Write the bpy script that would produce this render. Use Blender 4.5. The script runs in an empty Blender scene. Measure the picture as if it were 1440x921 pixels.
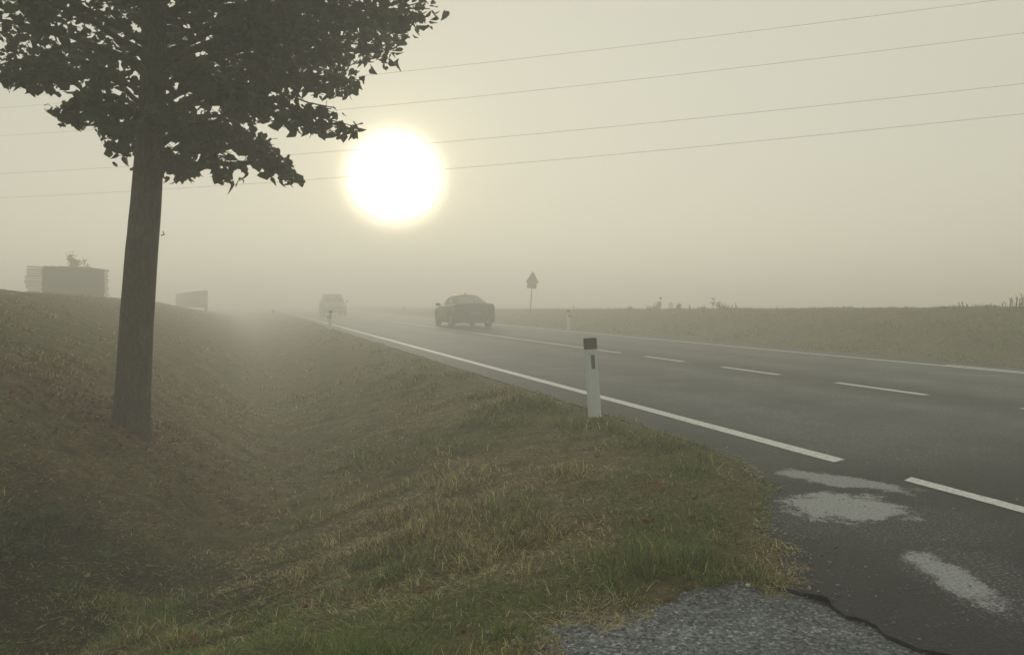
import bpy, bmesh, math, random
import numpy as np
from mathutils import Vector, Matrix, Euler, Quaternion
random.seed(11); RNG = np.random.default_rng(11)
S = bpy.context.scene
C = S.collection
R = math.radians
# ------------------------------------------------------------------ camera, sky, sun, exposure
CAM_H, F = 1.12, 1040.0                      # eye height above the road, focal length in photo pixels
cam_d = bpy.data.cameras.new('camera'); cam = bpy.data.objects.new('camera', cam_d); C.objects.link(cam)
cam.location = (0, 0, CAM_H); cam.rotation_euler = (R(90), 0, 0)
cam_d.sensor_width = 36; cam_d.lens = 26.0; cam_d.shift_y = -36.5/1440
cam_d.clip_start = 0.05; cam_d.clip_end = 3000
S.camera = cam
S.view_settings.view_transform = 'Standard'; S.view_settings.look = 'None'
S.view_settings.exposure = 0.02; S.view_settings.gamma = 1.0
S.cycles.use_denoising = True
S.cycles.volume_bounces = 14; S.cycles.max_bounces = 16; S.cycles.transparent_max_bounces = 16
S.cycles.diffuse_bounces = 3; S.cycles.sample_clamp_indirect = 4.0

SUN = Vector((-0.1587, 1.0, 0.1625)).normalized()
SUN_EL, SUN_ROT = math.asin(SUN.z), math.atan2(SUN.x, SUN.y)
W = bpy.data.worlds.new('World'); S.world = W; W.use_nodes = True
wn, wl = W.node_tree.nodes, W.node_tree.links
wn.clear()
def wnode(t, **k):
    n = wn.new(t)
    for a, b in k.items(): setattr(n, a, b)
    return n
w_out = wnode('ShaderNodeOutputWorld'); w_bg = wnode('ShaderNodeBackground'); w_bg.inputs[1].default_value = 0.1
w_sky = wnode('ShaderNodeTexSky', sky_type='NISHITA', sun_disc=False)
w_sky.sun_elevation = SUN_EL; w_sky.sun_rotation = SUN_ROT; w_sky.dust_density = 1.5; w_sky.air_density = 1.0
# fog above the scene hides most of the blue sky: an even warm grey veil, and the sun's glow spread by it
w_mix = wnode('ShaderNodeMixRGB'); w_mix.inputs[0].default_value = 0.94
VEIL = (6.15, 6.15, 5.1, 1)
w_mix.inputs[2].default_value = VEIL
wl.new(w_sky.outputs[0], w_mix.inputs[1])
w_co = wnode('ShaderNodeTexCoord'); w_dot = wnode('ShaderNodeVectorMath', operation='DOT_PRODUCT')
w_nrm = wnode('ShaderNodeVectorMath', operation='NORMALIZE')
wl.new(w_co.outputs['Generated'], w_nrm.inputs[0]); wl.new(w_nrm.outputs[0], w_dot.inputs[0]); w_dot.inputs[1].default_value = SUN
w_ac = wnode('ShaderNodeMath', operation='ARCCOSINE'); wl.new(w_dot.outputs['Value'], w_ac.inputs[0])   # angle from the sun
def w_math(op, a, b=None):
    n = wnode('ShaderNodeMath', operation=op)
    for i, v in enumerate((a, b)):
        if v is None: continue
        if isinstance(v, (int, float)): n.inputs[i].default_value = v
        else: wl.new(v, n.inputs[i])
    return n.outputs[0]
def w_lobe(width, power, amp):               # amp * exp(-(angle/width)^power)
    x = w_math('POWER', w_math('DIVIDE', w_ac.outputs[0], width), power)
    return w_math('MULTIPLY', w_math('EXPONENT', w_math('MULTIPLY', x, -1.0)), amp)
def w_tint(val, col):
    n = wnode('ShaderNodeVectorMath', operation='SCALE'); n.inputs[0].default_value = col; wl.new(val, n.inputs['Scale']); return n.outputs[0]
def w_add(a, b):
    n = wnode('ShaderNodeVectorMath', operation='ADD'); wl.new(a, n.inputs[0]); wl.new(b, n.inputs[1]); return n.outputs[0]
CORE, HALO, GLOW = (R(2.85), 3.2, 150.0), (R(4.9), 1.9, 7.0), (R(16), 1.0, .5)
w_sum = w_add(w_mix.outputs[0], w_tint(w_lobe(*CORE), (1.0, .87, .55)))
w_sum = w_add(w_sum, w_tint(w_lobe(*HALO), (1.0, .85, .52)))
w_sum = w_add(w_sum, w_tint(w_lobe(*GLOW), (1.0, .84, .36)))
wl.new(w_sum, w_bg.inputs[0]); wl.new(w_bg.outputs[0], w_out.inputs[0])

sun_d = bpy.data.lights.new('sun', 'SUN'); sun_d.energy = 3.1; sun_d.angle = R(10); sun_d.color = (1.0, .925, .78)
sun = bpy.data.objects.new('sun', sun_d); C.objects.link(sun)
sun.rotation_euler = (-SUN).to_track_quat('-Z', 'Y').to_euler()
sun.location = SUN*100

# ------------------------------------------------------------------ small helpers
def tag(o, label=None, cat=None, group=None, kind=None):
    for k, v in (('label', label), ('category', cat), ('group', group), ('kind', kind)):
        if v: o[k] = v
    return o
def empty(name, loc, rz=0.0, label=None, cat=None, group=None):
    o = bpy.data.objects.new(name, None); C.objects.link(o); o.empty_display_size = .2
    o.location = loc; o.rotation_euler = (0, 0, rz)
    return tag(o, label, cat, group)
def link(name, me, parent=None, mat=None):
    if mat is not None: me.materials.append(mat)
    o = bpy.data.objects.new(name, me); C.objects.link(o)
    if parent is not None: o.parent = parent
    return o
def mesh(name, V, Fc, mat=None, parent=None, smooth=False):
    me = bpy.data.meshes.new(name); me.from_pydata([tuple(map(float, v)) for v in V], [], Fc)
    me.validate(); me.update()
    if smooth: me.polygons.foreach_set('use_smooth', [True]*len(me.polygons))
    return link(name, me, parent, mat)
def from_bm(name, bm, mat=None, parent=None, smooth=False):
    bmesh.ops.recalc_face_normals(bm, faces=bm.faces[:])
    me = bpy.data.meshes.new(name); bm.to_mesh(me); bm.free()
    if smooth: me.polygons.foreach_set('use_smooth', [True]*len(me.polygons))
    return link(name, me, parent, mat)
def big_mesh(name, V, tris, mat=None, parent=None, cols=None, smooth=False):   # numpy triangles
    me = bpy.data.meshes.new(name); n, m = len(V), len(tris)
    me.vertices.add(n); me.vertices.foreach_set('co', np.asarray(V, np.float32).ravel())
    k = tris.shape[1]
    me.loops.add(m*k); me.loops.foreach_set('vertex_index', np.asarray(tris, np.int32).ravel())
    me.polygons.add(m); me.polygons.foreach_set('loop_start', np.arange(0, m*k, k, dtype=np.int32))
    if smooth: me.polygons.foreach_set('use_smooth', np.ones(m, bool))
    if cols is not None:
        a = me.color_attributes.new('tint', 'FLOAT_COLOR', 'POINT')
        a.data.foreach_set('color', np.c_[cols, np.ones(n)].astype(np.float32).ravel())
    me.update(calc_edges=True)
    return link(name, me, parent, mat)
def box_bm(bm, cx, cy, cz, sx, sy, sz, bevel=0.0, rot=None):
    M = Matrix.Translation((cx, cy, cz)) @ (rot.to_matrix().to_4x4() if rot else Matrix()) @ Matrix.Diagonal((sx, sy, sz, 1))
    g = bmesh.ops.create_cube(bm, size=1.0, matrix=M)
    if bevel:
        es = list({e for v in g['verts'] for e in v.link_edges})
        bmesh.ops.bevel(bm, geom=es, offset=bevel, segments=2, affect='EDGES', profile=.5)
def box(name, c, s, mat, parent=None, bevel=0.0, rot=None, smooth=False):
    bm = bmesh.new(); box_bm(bm, *c, *s, bevel=bevel, rot=rot); return from_bm(name, bm, mat, parent, smooth)
def tube_data(P, rad, n=8, cap=True, jit=0.0, rng=None):
    P = [Vector(p) for p in P]; V = []; Fc = []
    up = Vector((.13, .31, .94))
    for i, p in enumerate(P):
        t = (P[min(i+1, len(P)-1)] - P[max(i-1, 0)]).normalized()
        a = t.cross(up)
        if a.length < 1e-3: a = t.cross(Vector((1, 0, 0)))
        a.normalize(); b = t.cross(a)
        for k in range(n):
            w = 2*math.pi*k/n; r = rad[i]*(1 + (rng.uniform(-jit, jit) if rng else 0))
            V.append(p + (a*math.cos(w) + b*math.sin(w))*r)
    for i in range(len(P)-1):
        for k in range(n):
            k2 = (k+1) % n
            Fc.append((i*n+k, i*n+k2, (i+1)*n+k2, (i+1)*n+k))
    if cap:
        Fc.append(tuple(range(n))[::-1]); Fc.append(tuple((len(P)-1)*n+k for k in range(n)))
    return V, Fc
def tube(name, P, rad, mat, parent=None, n=8, smooth=True):
    V, Fc = tube_data(P, rad, n); return mesh(name, V, Fc, mat, parent, smooth)
def merge(parts):
    V, Fc = [], []
    for v, f in parts:
        o = len(V); V += list(v); Fc += [tuple(i+o for i in q) for q in f]
    return V, Fc
def lathe_x(prof, n=24):                      # profile (x, r) turned about the x axis
    V = []; Fc = []
    for x, r in prof:
        for k in range(n):
            w = 2*math.pi*k/n; V.append((x, r*math.cos(w), r*math.sin(w)))
    for i in range(len(prof)-1):
        for k in range(n):
            k2 = (k+1) % n; Fc.append((i*n+k, i*n+k2, (i+1)*n+k2, (i+1)*n+k))
    return V, Fc

# value noise on a lattice (numpy)
_T = np.random.default_rng(5).random((256, 256))
def vnoise(x, y):
    x = np.asarray(x, float); y = np.asarray(y, float)
    xi = np.floor(x).astype(int); yi = np.floor(y).astype(int); fx = x-xi; fy = y-yi
    fx = fx*fx*(3-2*fx); fy = fy*fy*(3-2*fy)
    g = lambda a, b: _T[a & 255, b & 255]
    return (g(xi, yi)*(1-fx)+g(xi+1, yi)*fx)*(1-fy) + (g(xi, yi+1)*(1-fx)+g(xi+1, yi+1)*fx)*fy - .5
def fbm(x, y, o=4):
    t = 0; a = 1.0
    for k in range(o): t = t + a*vnoise(x*2**k+17*k, y*2**k+31*k); a *= .5
    return t
def sstep(a, b, x):
    t = np.clip((np.asarray(x, float)-a)/(b-a), 0, 1); return t*t*(3-2*t)

# ------------------------------------------------------------------ lie of the land
ANG = R(19.8); SA, CA = math.sin(ANG), math.cos(ANG)      # the road runs off to the left of straight ahead
def uv(x, y): return -x*SA + y*CA, x*CA + y*SA             # along the road, across it
def xy(u, v): return -u*SA + v*CA, u*CA + v*SA
def gpt(px, py, z=0.0):                                    # point of a level sheet seen at a photo pixel
    Y = (CAM_H - z)*F/(py-424); return ((px-720)/F*Y, Y)
def loc_road(px, py): x, y = gpt(px, py); u, v = uv(x, y); return v, u
EDGE_PX = [(760, 554), (860, 585), (925, 606), (985, 626), (1030, 645), (1062, 668), (1078, 690), (1074, 712), (1066, 738), (1078, 758), (1096, 775), (1093, 800), (1084, 819)]
RIM_PX = [(1036, 806), (992, 817), (946, 828), (908, 839), (862, 849), (814, 860), (772, 872), (734, 884), (706, 902), (680, 940)]
BREAK_PX = [(1084, 819), (1108, 826), (1124, 832), (1150, 836), (1165, 840), (1169, 849), (1176, 854), (1190, 864), (1204, 868), (1222, 873), (1235, 879), (1243, 889), (1253, 896), (1275, 905), (1294, 912), (1318, 915), (1343, 921)]
EDGE = [loc_road(*p) for p in EDGE_PX]; RIM = [loc_road(*p) for p in RIM_PX]; BREAK = [loc_road(*p) for p in BREAK_PX]
ASPH = np.array([(3.38, 226), (3.38, 14)] + EDGE + RIM + [(.3, 1.7), (-1.0, 1.5), (-3, 1.0), (-12, .6), (-12, -20), (12.2, -20), (12.2, 226)])
def poly_sd(px, py, poly):                                 # signed distance to a polygon, inside negative
    d = np.full(px.shape, 1e9); ins = np.zeros(px.shape, bool); n = len(poly)
    for i in range(n):
        a, b = poly[i], poly[(i+1) % n]; e = b-a; wx, wy = px-a[0], py-a[1]
        t = np.clip((wx*e[0]+wy*e[1])/max(e@e, 1e-9), 0, 1)
        d = np.minimum(d, (wx-e[0]*t)**2+(wy-e[1]*t)**2)
        c = ((a[1] > py) != (b[1] > py)) & (px < (b[0]-a[0])*(py-a[1])/((b[1]-a[1]) or 1e-9)+a[0])
        ins ^= c
    d = np.sqrt(d); return np.where(ins, -d, d)
DITCH = np.array([(240, .45), (60, .45), (14, .43), (8, .40), (6.6, .22), (5.4, -.2), (4.5, -.75), (3.95, -1.6), (3.6, -3), (3.4, -8), (3.4, -60)])  # (u, v)
def ditch_d(u, v):
    best = np.full(u.shape, 1e9); sign = np.ones(u.shape)
    for i in range(len(DITCH)-1):
        a, b = DITCH[i], DITCH[i+1]; e = b-a; wu, wv = u-a[0], v-a[1]
        t = np.clip((wu*e[0]+wv*e[1])/(e@e), 0, 1); d = (wu-e[0]*t)**2+(wv-e[1]*t)**2
        s = np.where(e[0]*wv-e[1]*wu < 0, 1.0, -1.0); m = d < best
        best = np.where(m, d, best); sign = np.where(m, s, sign)
    return np.sqrt(best)*sign
def height(x, y, lumps=True):
    x = np.asarray(x, float); y = np.asarray(y, float)
    u, v = uv(x, y); d = ditch_d(u, v)
    hl = np.interp(u, [-10, 8, 16, 25, 35, 45, 67, 90, 140], [1.35, 1.36, 1.37, 1.32, 1.24, .99, .5, .0, -.1])
    zl = np.interp(d, [-1.0, -.88, -.68, -.5, -.27, -.1, 0], [1, .93, .77, .62, .36, .09, 0])
    zl = np.interp(d, [-6.0, -4.9, -4.1, -3.2, -2.2, -1.25, -.6, -.25, 0], [1.0, .985, .93, .80, .585, .345, .12, .025, 0])
    left = -.68 + zl*(hl+.68)
    right = np.interp(d, [0, .25, .6, 1.0, 1.6, 2.2, 2.7, 3.2], [-.68, -.655, -.56, -.43, -.235, -.085, -.015, 0])
    z = np.where(d > 0, right, left)
    hr = np.interp(u, [0, 11, 28, 47, 79, 150], [1.0, .97, .74, .55, .28, .1])
    bank = np.interp(v, [12.2, 12.6, 13.4, 14.5, 15.6, 16.4, 18, 60], [0, .02, .17, .55, .86, .98, 1.0, .9])
    z = np.where(v > 12.2, bank*hr, z)
    if lumps:
        sd = poly_sd(v, u, ASPH)
        off = sstep(0, .5, sd); r = np.hypot(x, y)
        z = z + off*(fbm(x*1.1, y*1.1, 3)*.05 + fbm(x*4.3+9, y*4.3, 3)*.03*(r < 40) + np.abs(fbm(x*11, y*11+5, 2))*.02*(r < 14))
        z = z + np.where(v > 15.5, np.maximum(fbm(x*1.9, y*1.9, 3), -.1)*.10, 0)*off
        sd = sd + np.where(u < 7, .11, .05)*fbm(x*8+2, y*8, 3)*(r < 30)
        z = np.where(sd < .06, np.minimum(z, np.interp(sd, [-.14, -.06, .0, .06], [-.10, -.05, -.002, .01])), z)
    return z
def hz(x, y): return float(height(np.array([x]), np.array([y]))[0])
def hit(px, py, y0=1.5, y1=120):                          # where the land is seen at a photo pixel
    Y = np.geomspace(y0, y1, 6000); X = (px-720)/F*Y; Z = CAM_H-(py-424)/F*Y
    k = np.argmax(height(X, Y) > Z); return Vector((X[k], Y[k], float(height(X[k:k+1], Y[k:k+1])[0])))
def place(px, Y): x = (px-720)/F*Y; return Vector((x, Y, hz(x, Y)))

# ------------------------------------------------------------------ materials
def new_mat(name):
    m = bpy.data.materials.new(name); m.use_nodes = True; nt = m.node_tree
    return m, nt, nt.nodes, nt.links, nt.nodes['Principled BSDF']
def nd(nodes, t, **k):
    n = nodes.new(t)
    for a, b in k.items():
        if a in ('ins',):
            for i, v in b.items(): n.inputs[i].default_value = v
        else: setattr(n, a, b)
    return n
def plain(name, col, rough=.6, metal=0.0, var=.12, scale=9.0, bump=0.0, spec=.5):
    m, nt, N, L, p = new_mat(name)
    co = nd(N, 'ShaderNodeTexCoord'); no = nd(N, 'ShaderNodeTexNoise', ins={'Scale': scale, 'Detail': 5.0})
    L.new(co.outputs['Object'], no.inputs['Vector'])
    ra = nd(N, 'ShaderNodeMapRange', ins={3: 1-var, 4: 1+var}); L.new(no.outputs[0], ra.inputs[0])
    mx = nd(N, 'ShaderNodeVectorMath', operation='SCALE'); mx.inputs[0].default_value = col; L.new(ra.outputs[0], mx.inputs['Scale'])
    L.new(mx.outputs[0], p.inputs['Base Color']); p.inputs['Roughness'].default_value = rough; p.inputs['Metallic'].default_value = metal
    p.inputs['Specular IOR Level'].default_value = spec
    if bump:
        b = nd(N, 'ShaderNodeBump', ins={'Strength': .6, 'Distance': bump}); L.new(no.outputs[0], b.inputs['Height']); L.new(b.outputs[0], p.inputs['Normal'])
    return m
def ramp(N, stops):
    r = N.new('ShaderNodeValToRGB'); e = r.color_ramp.elements
    while len(e) < len(stops): e.new(.5)
    for q, (p, c) in zip(e, stops): q.position = p; q.color = (*c, 1)
    return r
def ell_mask(N, L, co, cx, cy, rx, ry, ang, noise, soft=.35):
    s = nd(N, 'ShaderNodeVectorMath', operation='SUBTRACT'); L.new(co, s.inputs[0]); s.inputs[1].default_value = (cx, cy, 0)
    r = nd(N, 'ShaderNodeVectorRotate', rotation_type='Z_AXIS'); L.new(s.outputs[0], r.inputs['Vector']); r.inputs['Angle'].default_value = -ang
    q = nd(N, 'ShaderNodeVectorMath', operation='MULTIPLY'); L.new(r.outputs[0], q.inputs[0]); q.inputs[1].default_value = (1/rx, 1/ry, 0)
    l = nd(N, 'ShaderNodeVectorMath', operation='LENGTH'); L.new(q.outputs[0], l.inputs[0])
    a = nd(N, 'ShaderNodeMath', operation='ADD'); L.new(l.outputs['Value'], a.inputs[0]); L.new(noise, a.inputs[1])
    o = nd(N, 'ShaderNodeMapRange', interpolation_type='SMOOTHSTEP', ins={1: 1+soft, 2: 1-soft, 3: 0.0, 4: 1.0}); L.new(a.outputs[0], o.inputs[0])
    return o.outputs[0]
def soil_mat():
    m, nt, N, L, p = new_mat('thatch_and_soil'); co = nd(N, 'ShaderNodeTexCoord')
    a = nd(N, 'ShaderNodeTexNoise', ins={'Scale': .9, 'Detail': 6.0, 'Roughness': .65}); L.new(co.outputs['Object'], a.inputs['Vector'])
    b = nd(N, 'ShaderNodeTexNoise', ins={'Scale': 38.0, 'Detail': 8.0, 'Roughness': .7}); L.new(co.outputs['Object'], b.inputs['Vector'])
    r1 = ramp(N, [(.25, (.115, .088, .050)), (.5, (.120, .104, .054)), (.75, (.084, .094, .036))]); L.new(a.outputs[0], r1.inputs[0])
    r2 = ramp(N, [(.25, (.25, .25, .25)), (.5, (.9, .9, .9)), (.78, (2.0, 1.9, 1.7))]); L.new(b.outputs[0], r2.inputs[0])
    mu = nd(N, 'ShaderNodeMixRGB', blend_type='MULTIPLY', ins={0: 1.0}); L.new(r1.outputs[0], mu.inputs[1]); L.new(r2.outputs[0], mu.inputs[2])
    c2 = nd(N, 'ShaderNodeTexNoise', ins={'Scale': 6.5, 'Detail': 6.0, 'Roughness': .7, 'Distortion': .6}); L.new(co.outputs['Object'], c2.inputs['Vector'])
    r3 = ramp(N, [(.32, (.45, .48, .42)), (.5, (1.0, 1.0, .95)), (.68, (1.55, 1.5, 1.35))]); L.new(c2.outputs[0], r3.inputs[0])
    mu_b = nd(N, 'ShaderNodeMixRGB', blend_type='MULTIPLY', ins={0: 1.0}); L.new(mu.outputs[0], mu_b.inputs[1]); L.new(r3.outputs[0], mu_b.inputs[2]); mu = mu_b
    # soil colour multiplied darker in the corner of the ditch
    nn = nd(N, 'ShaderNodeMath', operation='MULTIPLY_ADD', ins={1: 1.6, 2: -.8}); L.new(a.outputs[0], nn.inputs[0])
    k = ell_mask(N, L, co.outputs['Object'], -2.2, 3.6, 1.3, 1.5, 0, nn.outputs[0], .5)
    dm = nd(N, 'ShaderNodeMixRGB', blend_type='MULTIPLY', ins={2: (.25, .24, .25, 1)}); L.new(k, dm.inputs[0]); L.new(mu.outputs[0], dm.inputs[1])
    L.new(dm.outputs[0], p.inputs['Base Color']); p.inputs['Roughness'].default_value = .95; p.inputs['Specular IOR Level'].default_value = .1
    bu = nd(N, 'ShaderNodeBump', ins={'Strength': .9, 'Distance': .03}); L.new(b.outputs[0], bu.inputs['Height']); L.new(bu.outputs[0], p.inputs['Normal'])
    return m
def blade_mat(name, transl=.25, rough=.8):
    m, nt, N, L, p = new_mat(name)
    at = nd(N, 'ShaderNodeVertexColor', layer_name='tint'); L.new(at.outputs[0], p.inputs['Base Color'])
    p.inputs['Roughness'].default_value = rough; p.inputs['Specular IOR Level'].default_value = .15
    t = nd(N, 'ShaderNodeBsdfTranslucent'); L.new(at.outputs[0], t.inputs[0])
    mx = nd(N, 'ShaderNodeMixShader', ins={0: transl}); L.new(p.outputs[0], mx.inputs[1]); L.new(t.outputs[0], mx.inputs[2])
    L.new(mx.outputs[0], N['Material Output'].inputs[0]); return m
def asphalt_mat(name, old=False):
    m, nt, N, L, p = new_mat(name); co = nd(N, 'ShaderNodeTexCoord'); oc = co.outputs['Object']
    vo = nd(N, 'ShaderNodeTexVoronoi', ins={'Scale': 95.0 if old else 130.0, 'Randomness': 1.0}); L.new(oc, vo.inputs['Vector'])
    big = nd(N, 'ShaderNodeTexNoise', ins={'Scale': 1.3, 'Detail': 6.0, 'Roughness': .6}); L.new(oc, big.inputs['Vector'])
    fine = nd(N, 'ShaderNodeTexNoise', ins={'Scale': 55.0, 'Detail': 6.0, 'Roughness': .75}); L.new(oc, fine.inputs['Vector'])
    sep = nd(N, 'ShaderNodeSeparateColor'); L.new(vo.outputs['Color'], sep.inputs[0])
    if old: st = [(.0, (.05, .057, .065)), (.4, (.105, .118, .132)), (.78, (.165, .182, .20)), (.96, (.25, .265, .285)), (1.0, (.42, .43, .44))]
    else: st = [(.0, (.024, .0265, .028)), (.6, (.044, .048, .051)), (.9, (.07, .075, .078)), (.985, (.10, .105, .108)), (1.0, (.34, .35, .35))]
    r = ramp(N, st); L.new(sep.outputs[0], r.inputs[0])
    r2 = ramp(N, [(.3, (.62, .63, .65)), (.7, (1.3, 1.3, 1.3))]); L.new(big.outputs[0], r2.inputs[0])
    mu = nd(N, 'ShaderNodeMixRGB', blend_type='MULTIPLY', ins={0: 1.0}); L.new(r.outputs[0], mu.inputs[1]); L.new(r2.outputs[0], mu.inputs[2])
    col = mu.outputs[0]
    rf = ramp(N, [(.3, (.55, .55, .55)), (.72, (1.5, 1.5, 1.5))]); L.new(fine.outputs[0], rf.inputs[0])
    mu2 = nd(N, 'ShaderNodeMixRGB', blend_type='MULTIPLY', ins={0: .8}); L.new(col, mu2.inputs[1]); L.new(rf.outputs[0], mu2.inputs[2]); col = mu2.outputs[0]
    if not old:
        sx = nd(N, 'ShaderNodeSeparateXYZ'); L.new(oc, sx.inputs[0])
        stretch = nd(N, 'ShaderNodeMapping', ins={'Scale': (1.6, .05, 1)}); L.new(oc, stretch.inputs[0])
        sn = nd(N, 'ShaderNodeTexNoise', ins={'Scale': 1.0, 'Detail': 4.0}); L.new(stretch.outputs[0], sn.inputs['Vector'])
        wob = nd(N, 'ShaderNodeMath', operation='MULTIPLY_ADD', ins={1: .5, 2: -.25}); L.new(sn.outputs[0], wob.inputs[0])
        ad = nd(N, 'ShaderNodeMath', operation='ADD'); L.new(sx.outputs[0], ad.inputs[0]); L.new(wob.outputs[0], ad.inputs[1])
        mr = nd(N, 'ShaderNodeMapRange', ins={1: 2.0, 2: 13.0}); L.new(ad.outputs[0], mr.inputs[0])
        f = lambda v: (v-2.0)/11.0       # worn wheel tracks paler, the middles of the lanes and the joint darker
        tr = ramp(N, [(f(2.2), (.8,)*3), (f(3.6), (.72,)*3), (f(4.9), (1.75,)*3), (f(5.8), (1.1,)*3), (f(6.7), (1.85,)*3), (f(7.4), (.7,)*3), (f(7.9), (.62,)*3), (f(8.7), (1.75,)*3), (f(9.6), (1.15,)*3), (f(10.5), (1.85,)*3), (f(11.6), (.9,)*3)])
        L.new(mr.outputs[0], tr.inputs[0])
        # the apron at the junction is newer and darker than the carriageway
        ap = nd(N, 'ShaderNodeMapRange', interpolation_type='SMOOTHSTEP', ins={1: 3.2, 2: 4.6}); L.new(sx.outputs[1], ap.inputs[0])
        trm = nd(N, 'ShaderNodeMixRGB', ins={1: (.30, .32, .35, 1)}); L.new(ap.outputs[0], trm.inputs[0]); L.new(tr.outputs[0], trm.inputs[2])
        m3 = nd(N, 'ShaderNodeMixRGB', blend_type='MULTIPLY', ins={0: 1.0}); L.new(col, m3.inputs[1]); L.new(trm.outputs[0], m3.inputs[2]); col = m3.outputs[0]
        n1 = nd(N, 'ShaderNodeTexNoise', ins={'Scale': 6.0, 'Detail': 8.0, 'Roughness': .72}); L.new(oc, n1.inputs['Vector'])
        nn = nd(N, 'ShaderNodeMath', operation='MULTIPLY_ADD', ins={1: 2.4, 2: -1.2}); L.new(n1.outputs[0], nn.inputs[0])
        msum = None
        for e in PATCHES:
            k = ell_mask(N, L, oc, *e[:5], nn.outputs[0], e[5])
            k2 = nd(N, 'ShaderNodeMath', operation='MULTIPLY', ins={1: e[6]}); L.new(k, k2.inputs[0]); k = k2.outputs[0]
            if msum is None: msum = k
            else:
                mm = nd(N, 'ShaderNodeMath', operation='MAXIMUM'); L.new(msum, mm.inputs[0]); L.new(k, mm.inputs[1]); msum = mm.outputs[0]
        v3 = nd(N, 'ShaderNodeTexNoise', ins={'Scale': 70.0, 'Detail': 4.0, 'Roughness': .8}); L.new(oc, v3.inputs['Vector'])
        g1 = nd(N, 'ShaderNodeMath', operation='MULTIPLY_ADD', ins={1: 5.0, 2: -3.1}); L.new(v3.outputs[0], g1.inputs[0])
        g2 = nd(N, 'ShaderNodeMath', operation='MULTIPLY_ADD', ins={1: 1.9}); L.new(msum, g2.inputs[0]); L.new(g1.outputs[0], g2.inputs[2])
        lim = nd(N, 'ShaderNodeMath', operation='GREATER_THAN', ins={1: .02}); L.new(msum, lim.inputs[0])
        mk = nd(N, 'ShaderNodeMath', operation='MULTIPLY', use_clamp=True); L.new(g2.outputs[0], mk.inputs[0]); L.new(lim.outputs[0], mk.inputs[1])
        wmx = nd(N, 'ShaderNodeMixRGB', ins={2: (.30, .315, .335, 1)}); L.new(mk.outputs[0], wmx.inputs[0]); L.new(col, wmx.inputs[1]); col = wmx.outputs[0]
    L.new(col, p.inputs['Base Color']); p.inputs['Roughness'].default_value = (.9 if old else .74); p.inputs['Specular IOR Level'].default_value = .2 if old else .28
    bu = nd(N, 'ShaderNodeBump', ins={'Strength': .8, 'Distance': .006 if old else .003}); L.new(vo.outputs['Distance'], bu.inputs['Height'])
    b2 = nd(N, 'ShaderNodeBump', ins={'Strength': .5, 'Distance': .004}); L.new(fine.outputs[0], b2.inputs['Height']); L.new(bu.outputs[0], b2.inputs['Normal'])
    L.new(b2.outputs[0], p.inputs['Normal']); return m
# pale chalky spills on the apron: centre (v, u), radii, angle, softness, strength
PATCHES = [(3.08, 3.18, .33, .29, R(0), .28, .85), (3.50, 3.66, .42, .15, R(-58), .30, .75), (2.70, 2.22, .34, .10, R(66), .5, .8), (2.92, 1.95, .14, .09, R(50), .8, .5), (3.05, 2.9, .75, .5, R(-30), .6, .27), (2.8, 2.15, .55, .28, R(60), .6, .30)]
def paint_mat():
    m, nt, N, L, p = new_mat('road_paint'); co = nd(N, 'ShaderNodeTexCoord')
    n = nd(N, 'ShaderNodeTexNoise', ins={'Scale': 40.0, 'Detail': 7.0, 'Roughness': .75}); L.new(co.outputs['Object'], n.inputs['Vector'])
    r = ramp(N, [(.33, (.10, .10, .10)), (.45, (.55, .57, .57)), (.7, (.78, .80, .80))]); L.new(n.outputs[0], r.inputs[0])
    L.new(r.outputs[0], p.inputs['Base Color']); p.inputs['Roughness'].default_value = .7; return m
def bark_mat():
    m, nt, N, L, p = new_mat('bark'); co = nd(N, 'ShaderNodeTexCoord')
    mp = nd(N, 'ShaderNodeMapping', ins={'Scale': (1, 1, .35)}); L.new(co.outputs['Object'], mp.inputs[0])
    a = nd(N, 'ShaderNodeTexNoise', ins={'Scale': 55.0, 'Detail': 8.0, 'Roughness': .7}); L.new(mp.outputs[0], a.inputs['Vector'])
    b = nd(N, 'ShaderNodeTexNoise', ins={'Scale': 7.0, 'Detail': 5.0}); L.new(co.outputs['Object'], b.inputs['Vector'])
    r = ramp(N, [(.32, (.022, .02, .015)), (.5, (.052, .048, .037)), (.66, (.105, .10, .08))]); L.new(a.outputs[0], r.inputs[0])
    r2 = ramp(N, [(.35, (.75, .78, .7)), (.7, (1.2, 1.2, 1.1))]); L.new(b.outputs[0], r2.inputs[0])
    mu = nd(N, 'ShaderNodeMixRGB', blend_type='MULTIPLY', ins={0: 1.0}); L.new(r.outputs[0], mu.inputs[1]); L.new(r2.outputs[0], mu.inputs[2])
    L.new(mu.outputs[0], p.inputs['Base Color']); p.inputs['Roughness'].default_value = .9; p.inputs['Specular IOR Level'].default_value = .2
    bu = nd(N, 'ShaderNodeBump', ins={'Strength': 1.0, 'Distance': .02}); L.new(a.outputs[0], bu.inputs['Height']); L.new(bu.outputs[0], p.inputs['Normal']); return m
def glass_mat(name, tint=.45):
    m, nt, N, L, p = new_mat(name); N.remove(p)
    t = nd(N, 'ShaderNodeBsdfTransparent', ins={0: (tint, tint*1.02, tint, 1)}); g = nd(N, 'ShaderNodeBsdfGlossy', ins={1: .05})
    f = nd(N, 'ShaderNodeFresnel', ins={0: 1.5}); mx = nd(N, 'ShaderNodeMixShader')
    L.new(f.outputs[0], mx.inputs[0]); L.new(t.outputs[0], mx.inputs[1]); L.new(g.outputs[0], mx.inputs[2]); L.new(mx.outputs[0], N['Material Output'].inputs[0]); return m
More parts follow.
